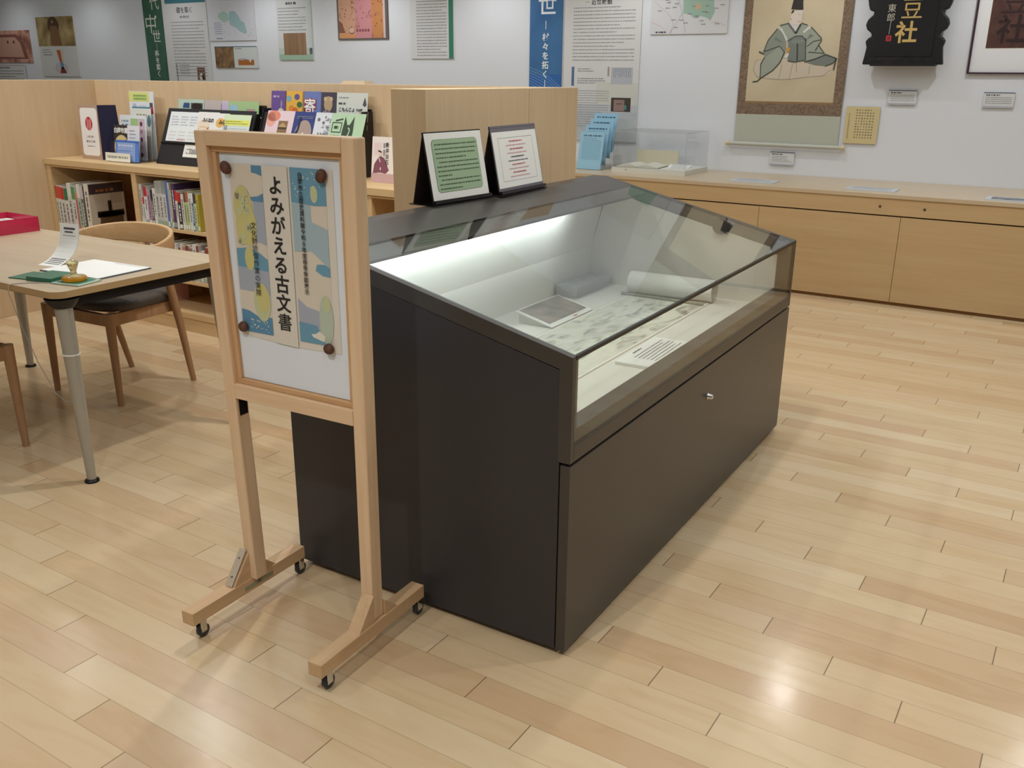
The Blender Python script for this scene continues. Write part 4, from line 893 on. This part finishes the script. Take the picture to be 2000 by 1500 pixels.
b.poly([(-11.50, 1.705), (-11.365, 1.705), (-11.39, 1.54), (-11.45, 1.54)], M('#b8603c', .6), 2); b.poly([(-11.42, 1.705), (-11.365, 1.705), (-11.39, 1.54), (-11.41, 1.54)], M('#d8c7b0', .6), 3); b.oval(-11.44, 1.49, .14, .07, M('#c9c3c6', .6), 1); b.oval(-11.42, 1.52, .035, .04, M('#6c90b8', .6), 4, 12); b.poly([(-11.48, 1.43), (-11.34, 1.43), (-11.39, 1.50), (-11.44, 1.50)], M('#7d3a22', .6), 4); b.lines(-11.80, 1.71, -11.60, 3, .03, .012, INKG)
tag(b.build('wall_photo'), 'panel with an ochre burial photo over a vessel diagram', 'photo panel', 'photo panels on the exhibition wall')
BANG = blotch('green_banner', [(.3, '#3c5f50'), (.55, '#466c59'), (.75, '#44636b')], 3, 4)
b = panel(-9.714, 1.20, -9.385, 2.45, BANG, .008)
b.vtext('代・', -9.50, 2.29, .17, .155, M('#d9ddcf', .6), 2, .0); b.ch('中', -9.705, 1.895, .22, M('#d9ddcf', .6), 2, .0); b.ch('世', -9.59, 1.785, .15, M('#d9ddcf', .6), 2, .0); b.rect(-9.533, 1.70, -9.528, 1.76, M('#d9ddcf', .6), 2); b.vtext('礎を築く', -9.54, 1.692, .072, .074, M('#e4e6dc', .6), 2, .02)
tag(b.build('banner'), 'narrow green vertical banner with white lettering', 'banner', 'vertical banners on the exhibition wall')
def body(b, x0, z, x1, n, pitch, th): b.lines(x0, z, x1, n, pitch, th, GREYT, 2)
b = panel(-9.372, 1.20, -8.635, 2.23, PB_); b.rect(-9.315, 2.182, -8.64, 2.23, M('#47808c', .6), 1); b.htext('礎を築く', -9.13, 2.085, .068, INKS, 2, .01, 1.02); b.lines(-9.08, 2.04, -8.87, 1, .02, .022, GREYT); body(b, -9.24, 1.985, -8.70, 18, .0335, .0085)
b.rect(-9.225, 1.20, -9.205, 1.545, M('#8f9193', .6), 1); body(b, -9.16, 1.53, -9.0, 4, .03, .009); b.rect(-8.875, 1.37, -8.742, 1.505, M('#7a5a48', .6), 1); b.oval(-8.81, 1.405, .032, .04, M('#ddd6cc', .6), 2, 14); b.oval(-8.78, 1.40, .02, .03, M('#3f3129', .6), 3, 12)
tag(b.build('text_panel'), 'white text panel with a teal bar beside the green banner', 'text panel')
LAND = M('#adccc0', .6); LAND2 = M('#a3c2c4', .6)
b = panel(-8.62, 1.782, -7.892, 2.45, M('#d9d9df', .6)); b.poly([(-8.44, 2.06), (-8.36, 2.085), (-8.29, 2.05), (-8.28, 1.985), (-8.38, 1.97), (-8.45, 2.02)], LAND, 1); b.poly([(-8.27, 2.075), (-8.19, 2.08), (-8.13, 2.03), (-8.10, 1.98), (-8.05, 1.965), (-8.02, 1.87), (-8.04, 1.845), (-8.12, 1.87), (-8.20, 1.92), (-8.27, 1.94), (-8.28, 2.0)], LAND2, 1)
b.lines(-8.52, 1.965, -8.40, 6, .022, .007, M('#8d93b8', .7))
for k in range(60): b.oval(random.uniform(-8.58, -7.93), random.uniform(1.82, 2.2), random.uniform(.003, .012), .0025, M(('#b9b9c4', '#a2a4ac')[k % 2], .7), 2, 6)
b.lines(-8.50, 1.805, -8.36, 1, .02, .010, INKS)
tag(b.build('map_panel'), 'white map panel with a blue green town shape above a small brown panel', 'map panel')
DIG = blotch('dig_photo', [(.3, '#5b4630'), (.5, '#85684a'), (.7, '#9c8160')], 14, 6)
b = panel(-8.552, 1.502, -7.890, 1.724, M('#d4d9d6', .6)); b.rect(-8.552, 1.502, -8.252, 1.724, DIG, 1); b.rect(-8.552, 1.716, -7.89, 1.724, M('#4a5f6a', .6), 2); b.poly([(-8.19, 1.53), (-7.945, 1.53), (-7.945, 1.585), (-7.98, 1.59), (-8.0, 1.555), (-8.03, 1.59), (-8.19, 1.582)], M('#b06a30', .6), 1); b.stroke([(-8.2, 1.585), (-8.12, 1.60), (-8.04, 1.585)], .006, M('#8d93b8', .6)); b.lines(-8.23, 1.70, -8.12, 1, .02, .010, GREYT)
tag(b.build('wall_photo'), 'small panel, brown dig photo on one half and a section drawing on the other', 'photo panel', 'photo panels on the exhibition wall')
b = panel(-7.56, 1.584, -7.080, 2.45, M('#d9dad8', .6)); b.rect(-7.56, 1.584, -7.08, 1.64, M('#a6c3ac', .6), 1); b.rect(-7.56, 1.64, -7.08, 1.70, M('#c3d2c6', .6), .8); b.rect(-7.12, 1.64, -7.08, 2.45, M('#cdd8d0', .6), .8)
b.rect(-7.48, 1.632, -7.162, 1.845, wood('old_board_photo', '#7f6248', '#a98667', 'Z', .6, .6), 2); b.lines(-7.42, 2.13, -7.26, 1, .02, .022, INKS); body(b, -7.54, 2.085, -7.14, 8, .030, .0085)
tag(b.build('text_panel'), 'text panel with pale green lower edge and a square wood board photo', 'text panel')
b = panel(-6.72, 1.772, -6.075, 2.45, M('#6a625f', .6))
for x0, x1, c in ((-6.70, -6.49, '#d1a184'), (-6.49, -6.275, '#cf8f92'), (-6.275, -6.12, '#c98a58')): b.rect(x0, 1.785 if x0 > -6.6 else 1.80, x1, 2.45, blotch('trench_' + c[1:], [(.3, c), (.55, c), (.75, '#a86f5a')], 12, 5, .6), 1)
b.rect(-6.13, 1.785, -6.105, 2.45, M('#d9c2bb', .6), 2); b.poly([(-6.70, 1.785), (-6.49, 1.785), (-6.49, 1.825), (-6.70, 1.835)], M('#d99a6a', .6), 2); b.poly([(-6.70, 1.835), (-6.62, 1.835), (-6.66, 1.93), (-6.70, 1.95)], M('#8d5f4e', .6), 2)
for k in range(5): b.rect(-6.475 + k * .036, 1.845, -6.452 + k * .036, 1.868, M('#8d4a52', .6), 3)
for k in range(34): b.oval(random.uniform(-6.69, -6.13), random.uniform(1.87, 2.2), .006, .006, M('#5d2f2a', .6), 3, 8)
b.oval(-6.535, 1.853, .034, .028, M('#3a2a26', .6), 3, 14); b.oval(-6.535, 1.858, .032, .026, M('#d9b79c', .6), 4, 14)
tag(b.build('wall_photo'), 'orange and pink photo panel of dwelling trenches', 'photo panel', 'photo panels on the exhibition wall')
b = panel(-5.80, 1.594, -5.300, 2.45, M('#dcdcda', .6)); b.rect(-5.352, 1.594, -5.300, 2.45, M('#3f8168', .6), 1); body(b, -5.725, 2.095, -5.375, 19, .0262, .008)
tag(b.build('text_panel'), 'white text panel with a dark green strip along one side', 'text panel')
BANB = blotch('blue_banner', [(.3, '#3a6698'), (.6, '#4a78a6'), (.8, '#5a84ab')], 2, 3)
b = panel(-4.475, 1.20, -4.150, 2.45, BANB, .008); b.rect(-4.475, 1.20, -4.150, 1.46, M('#3568ab', .6), 1)
for k in range(7): b.stroke([(-4.475, 1.52 - k * .022), (-4.38, 1.49 - k * .024), (-4.27, 1.44 - k * .026), (-4.16, 1.36 - k * .02)], .004, M('#7fa5cf', .6), 2)
b.ch('世', -4.395, 1.958, .19, M('#e9eef2', .6), 3, .012); b.vtext('村々を拓く', -4.312, 1.802, .068, .0765, M('#e9eef2', .6), 3, .025); b.rect(-4.315, 1.83, -4.309, 1.90, M('#e9eef2', .6), 3); b.rect(-4.315, 1.345, -4.309, 1.415, M('#e9eef2', .6), 3)
tag(b.build('banner'), 'narrow blue vertical banner with white lettering', 'banner', 'vertical banners on the exhibition wall')
b = panel(-4.125, .918, -3.410, 2.45, PB_); PALE = blotch('pale_scenery', [(.35, '#b7bcc1'), (.6, '#c6cac9'), (.8, '#a9b3ba')], 4, 4)
b.rect(-4.125, .918, -3.412, 1.16, PALE, 1); b.rect(-4.125, 1.16, -3.412, 1.22, M('#c6cacc', .6), .9); b.rect(-3.80, 1.22, -3.412, 1.40, M('#d6d4cb', .6), .8)
b.htext('近世概観', -3.875, 2.018, .048, INK, 2, .012, 1.02); b.rect(-3.93, 2.035, -3.89, 2.039, GREYT, 2); body(b, -4.04, 1.993, -3.462, 16, .0276, .0075); b.rect(-4.045, 1.37, -4.02, 1.525, M('#5a7396', .6), 2)
body(b, -3.985, 1.508, -3.83, 2, .018, .008); body(b, -3.985, 1.43, -3.72, 3, .018, .008); body(b, -4.01, 1.33, -3.68, 16, .0195, .0055)
b.rect(-3.665, 1.387, -3.465, 1.52, M('#bcbfc6', .6), 2); b.lines(1.44, -3.64, 1.515, 10, -.017, .007, M('#8d93a0', .7), 3, True); b.rect(-3.70, 1.45, -3.682, 1.525, M('#b39a92', .6), 2)
b.rect(-3.655, 1.165, -3.472, 1.278, M('#4a3f3a', .6), 2); b.rect(-3.63, 1.17, -3.53, 1.262, M('#9a8178', .6), 3); b.rect(-3.605, 1.225, -3.555, 1.232, M('#6a4f46', .6), 4); b.oval(-3.52, 1.20, .012, .022, M('#4f8f83', .6), 4, 12)
tag(b.build('text_panel'), 'tall white text panel with grey scenery foot beside the blue banner', 'text panel')
b = panel(-3.33, 1.775, -2.680, 2.45, M('#d9d9da', .6), .02); b.poly([(-3.05, 2.2), (-2.83, 2.2), (-2.80, 2.0), (-2.79, 1.93), (-2.82, 1.87), (-2.86, 1.895), (-2.91, 1.905), (-2.96, 1.89), (-3.0, 1.925), (-3.05, 1.925), (-3.06, 2.1)], M('#a3bfae', .6), 1)
for p in ([(-3.30, 2.02), (-3.18, 1.93), (-3.13, 1.86), (-3.15, 1.78)], [(-3.12, 2.1), (-3.06, 1.93), (-3.02, 1.78)], [(-3.06, 1.93), (-3.10, 1.86), (-3.16, 1.78)]): b.stroke(p, .003, M('#b9b4c4', .6), 2)
for p in ([(-3.33, 1.87), (-3.24, 1.84), (-3.2, 1.80)], [(-2.82, 1.86), (-2.76, 1.86), (-2.69, 1.83)], [(-3.12, 2.05), (-3.09, 1.98)]): b.stroke(p, .003, M('#e0b4b4', .6), 2)
b.oval(-2.93, 1.975, .03, .025, M('#c9b89a', .6), 2)
for k in range(26): b.lines(random.uniform(-3.3, -2.74), random.uniform(1.81, 2.04), -2.68 if False else random.uniform(-2.72, -2.70), 0, .01, .006, INKG)
for k in range(28): x = random.uniform(-3.28, -2.74); b.lines(x, random.uniform(1.81, 2.04), x + .035, 1, .01, .007, INKG, 3, ragged=0)
b.lines(-3.28, 1.79, -3.19, 1, .02, .012, INKS)
tag(b.build('map_panel'), 'white map panel with a grey green town shape beside the hanging scroll', 'map panel')
# hanging scroll with the seated figure
BROC = blotch('brown_brocade', [(.35, '#75604f'), (.5, '#84705e'), (.65, '#917c68')], 70, 3, .8)
SILK = blotch('painted_silk', [(.3, '#c9b898'), (.7, '#d3c4a6')], 3, 3, .8)
hs = root('hanging_scroll', T(-2.145, 7.33, .95), 'hanging scroll painting of a seated figure in green grey robes', 'scroll')
SW = T(2.145, -7.33, -.95) @ T(0, 7.335, 0) @ RX(90)
b = MB(SW); b.box(-2.549, 1.178, -.002, -1.743, 2.55, 0, BROC); b.rect(-2.485, 1.276, -1.811, 2.40, SILK, 1); b.rect(-2.485, 1.262, -1.811, 1.275, M('#9a7a52', .7), 1); b.build('mount', hs)
b = MB(SW); b.box(-2.549, .965, -.002, -1.743, 1.1778, 0, M('#bdbfb0', .8)); b.build('lower_cloth', hs)
b = MB(SW); b.box(-2.549, 2.5502, -.002, -1.743, 2.95, 0, M('#bdbfb0', .8)); b.build('upper_cloth', hs)
b = MB(T(-.435, -.012, .004) @ RY(90)); b.lathe([(.014, 0), (.014, .87)], M('#c6c7ba', .7), 14); b.build('roller', hs)
for x in (-.462, .435): b = MB(T(x, -.012, .004) @ RY(90)); b.lathe([(.017, 0), (.019, .013), (.017, .027)], M('#dcc79c', .4), 14); b.build('roller_end', hs)
b = MB(SW)
RB = M('#8d9386', .75); RB2 = M('#7d837a', .75); RB3 = M('#a0a596', .75); RBD = M('#4c514b', .75); SK = M('#d9cbbd', .7); HAT = M('#38332f', .7); FW = M('#dcd6cb', .75)
G = lambda x, y: (-2.60 + (x) * .000448 + y * .00002, 2.012 - y * .000440 + 0.0)
def gp(pts, m, h): b.poly([G(x, y) for x, y in pts], m, h)
def gs(pts, w, m, h): b.stroke([G(x, y) for x, y in pts], w, m, h)
# trousers outline, sleeves, torso, head, hat
gp([(300, 1150), (330, 1010), (480, 960), (1100, 980), (1640, 1080), (1600, 1220), (1450, 1250), (900, 1300), (500, 1290), (380, 1260)], M('#d0c2ac', .8), 2)
for p in ([(300, 1150), (340, 1000), (430, 975)], [(300, 1150), (370, 1265), (520, 1290), (750, 1310), (930, 1300), (1250, 1260), (1500, 1240), (1610, 1140)], [(930, 1300), (980, 1040)], [(750, 1310), (800, 1060)], [(1250, 1220), (1270, 1070)], [(1050, 1190), (1040, 1020)]): gs(p, .0035, M('#9d9182', .8), 3)
gp([(1170, 640), (1250, 460), (1340, 540), (1440, 670), (1390, 740), (1500, 890), (1400, 980), (1170, 1000)], RB3, 4)
gp([(1170, 1020), (1350, 960), (1520, 900), (1700, 965), (1640, 1040), (1520, 1085), (1350, 1070)], RB2, 5)
gp([(690, 480), (850, 570), (850, 840), (800, 960), (700, 1110), (430, 1295), (430, 1040), (490, 930), (470, 850), (540, 660)], RB, 4)
gp([(430, 1295), (700, 1110), (830, 870), (740, 760), (520, 930), (440, 1060)], RB3, 5)
gp([(730, 430), (860, 400), (1000, 520), (1090, 400), (1190, 430), (1230, 470), (1180, 660), (880, 700), (840, 640)], RB3, 5)
gp([(880, 650), (1000, 600), (1110, 600), (1190, 680), (1180, 990), (1010, 1020), (890, 1000)], RB2, 6)
gp([(930, 680), (980, 650), (1100, 650), (1160, 690), (1050, 730), (960, 720)], M('#868c82', .75), 7)
gs([(1040, 720), (1050, 1000)], .012, RBD, 8)
gp([(860, 390), (1000, 540), (1080, 410), (1000, 420)], M('#d3ccc6', .75), 6); gs([(860, 390), (1000, 560)], .014, M('#6a6c70', .75), 7); gs([(1080, 410), (1000, 560)], .016, RBD, 7)
gp([(700, 450), (760, 470), (870, 650), (850, 690), (790, 570)], M('#d6d6cf', .75), 6); gp([(1210, 450), (1250, 470), (1130, 560), (1120, 530)], M('#d6d6cf', .75), 6)
gp([(640, 650), (670, 605), (810, 720), (640, 660)], RB2, 6); gp([(1190, 650), (1240, 570), (1300, 600), (1190, 660)], RB2, 6)
for p, w in (([(690, 480), (540, 660), (470, 850)], .006), ([(470, 850), (620, 800), (740, 760), (830, 860)], .005), ([(830, 860), (760, 1030), (640, 1160), (430, 1295)], .008), ([(430, 1295), (430, 1050), (490, 940)], .006), ([(1250, 460), (1430, 640), (1430, 690), (1390, 750), (1500, 890)], .006), ([(1170, 640), (1190, 990)], .006), ([(1170, 1020), (1350, 970), (1520, 900), (1700, 965)], .008), ([(1700, 965), (1640, 1040), (1520, 1085)], .006), ([(890, 1000), (1010, 1020), (1180, 990)], .007), ([(1200, 770), (1300, 690), (1430, 665)], .005), ([(1340, 840), (1390, 750)], .006), ([(1230, 860), (1480, 880)], .005), ([(730, 430), (860, 400)], .007), ([(1090, 400), (1190, 430)], .007), ([(880, 680), (1000, 600), (1110, 600), (1190, 680)], .005), ([(430, 1295), (380, 1340), (300, 1350)], .009), ([(390, 850), (480, 890)], .010), ([(1690, 970), (1660, 1150)], .009)): gs(p, w, RBD, 9)
gp([(860, 790), (930, 790), (890, 870), (860, 870)], M('#cf9a4e', .7), 8); gp([(820, 940), (880, 870), (910, 880), (880, 960)], M('#dcd7d3', .7), 8)
gp([(900, 300), (935, 200), (1100, 190), (1105, 300), (1090, 390), (1040, 430), (930, 420), (880, 390)], SK, 8); gp([(905, 235), (935, 185), (960, 200), (935, 240)], HAT, 9)
gp([(905, 175), (945, -20), (1110, -20), (1095, 60), (1105, 190)], HAT, 9)
gs([(1025, 260), (1060, 258)], .0025, M('#8f7f78', .7), 10); gs([(1095, 258), (1115, 262)], .0025, M('#8f7f78', .7), 10); gs([(1020, 370), (1080, 370)], .003, M('#b0837a', .7), 10); gs([(1085, 270), (1098, 330), (1080, 335)], .0022, M('#b59f90', .7), 10)
b.oval(*G(908, 335), .005, .008, M('#b8a394', .7), 10, 10)
b.build('painting', hs)
# carved black plaque with gold characters
pq = root('plaque', T(-1.345, 7.2, 1.52), 'large black carved plaque with gold characters and a red seal', 'plaque')
PW_ = T(1.345, -7.2, -1.52) @ T(0, 7.22, 0) @ RX(90)
b = MB(PW_)
half = [(-1.612, 1.545), (-1.603, 1.60), (-1.595, 1.66), (-1.607, 1.70), (-1.590, 1.722), (-1.568, 1.735), (-1.575, 1.755), (-1.605, 1.778), (-1.618, 1.81), (-1.606, 1.845), (-1.575, 1.875), (-1.570, 1.895), (-1.600, 1.905), (-1.612, 1.935), (-1.622, 1.98), (-1.60, 2.10), (-1.62, 2.30)]
mir = [(-2.69 - x, z) for x, z in half][::-1]
b.prism([(x, z, -.06) for x, z in half + mir], (0, 0, .06), M('#171516', .5)); b.build('carved_frame', pq, bevel=.008)
b = MB(PW_); b.box(-1.535, 1.60, .0005, -1.155, 2.3, .006, M('#131215', .45)); b.build('face', pq)
b = MB(PW_)
for k in range(14): b.oval(random.uniform(-1.56, -1.12), random.uniform(1.555, 1.60), .022, .016, M('#1d1a1b', .35), 1 + k * .2, 12)
b.box(-1.55, 1.535, -.05, -1.118, 1.555, .03, M('#1a1819', .45)); b.build('ledge', pq)
GOLD = M('#cfae6a', .4); PALEG_ = M('#c9c3b2', .5); PL = PW_ @ T(0, 0, .0062)
for c, x, z in (('豆', -1.392, 1.855), ('社', -1.412, 1.702)): b = MB(PL); b.ch(c, x, z, .148, GOLD, 1, .022 if c == '社' else 0.0); b.build('gold_character', pq)
b = MB(PL); b.vtext('東郎', -1.452, 1.945, .058, .060, PALEG_, 1, .0); b.stroke([(-1.448, 1.835), (-1.452, 1.745)], .003, PALEG_, 2); b.build('signature', pq)
b = MB(PL); b.rrect(-1.468, 1.700, -1.432, 1.738, .006, M('#b5383a', .5), 1); b.rrect(-1.460, 1.709, -1.440, 1.729, .003, M('#8a2426', .5), 2); b.build('seal', pq)
# framed rubbing
fr_ = root('picture_frame', T(-.6, 7.33, 1.49), 'framed dark rubbing with a wide white mat beside the black plaque', 'picture')
FW_ = T(.6, -7.33, -1.49) @ T(0, 7.335, 0) @ RX(90)
b = MB(FW_); b.box(-.918, 1.497, -.010, -.10, 2.4, .0, M('#e6e5e6', .6)); b.rect(-.842, 1.648, -.16, 2.32, M('#e3dfc8', .6), 1); b.rect(-.838, 1.652, -.165, 2.31, blotch('dark_rubbing', [(.35, '#4a302c'), (.6, '#5a3d37'), (.8, '#66483f')], 14, 5, .7), 2)
b.ch('社', -.79, 1.70, .19, M('#342524', .8), 4, .02); b.ch('豆', -.79, 1.88, .19, M('#342524', .8), 4, .0); b.build('mat', fr_)
FRM = M('#3a2230', .4)
for nm, a in (('frame_side', (-.931, 1.487, -.918, 2.4)), ('frame_bottom', (-.9178, 1.487, -.10, 1.4968)), ('frame_side', (-.10, 1.487, -.087, 2.4))):
    b = MB(FW_); b.box(a[0], a[1], -.012, a[2], a[3], .014, FRM); b.build(nm, fr_)
# caption cards and the yellow sheet
def cap(x0, z0, x1, z1, lab):
    b = panel(x0, z0, x1, z1, M('#dcdcdc', .6), .006); b.rect(x0, z1 - .006, x1, z1, M('#5a5a6c', .6), 1); b.rect(x0, z0, x1, z0 + .012, M('#b9bcc6', .6), 1); b.lines(x0 + .015, z1 - .018, x0 + .10, 1, .01, .008, INKS); body(b, x0 + .015, z1 - .034, x1 - .015, 4, .0125, .0042)
    tag(b.build('caption_card'), lab, 'caption', 'caption cards on the exhibition wall')
cap(-1.424, 1.272, -1.231, 1.373, 'small white caption card below the black plaque'); cap(-.800, 1.266, -.608, 1.368, 'small white caption card below the framed rubbing'); cap(-2.247, .800, -2.057, .901, 'small white caption card below the hanging scroll')
b = panel(-1.706, .989, -1.469, 1.253, M('#d8c593', .7), .005)
for c in range(7):
    for r in range(11):
        if (c, r) != (0, 0): b.lines(-1.515 - c * .0195, 1.228 - r * .0195, -1.505 - c * .0195, 1, .01, random.uniform(.005, .009), M('#7a6f5a', .7), 2, ragged=0)
for r in range(13): b.lines(-1.683, 1.20 - r * .0145, -1.675, 1, .01, .007, M('#7a6f5a', .7), 2, ragged=0)
tag(b.build('paper_sheet'), 'yellow paper sheet of brushed columns beside the hanging scroll', 'paper')
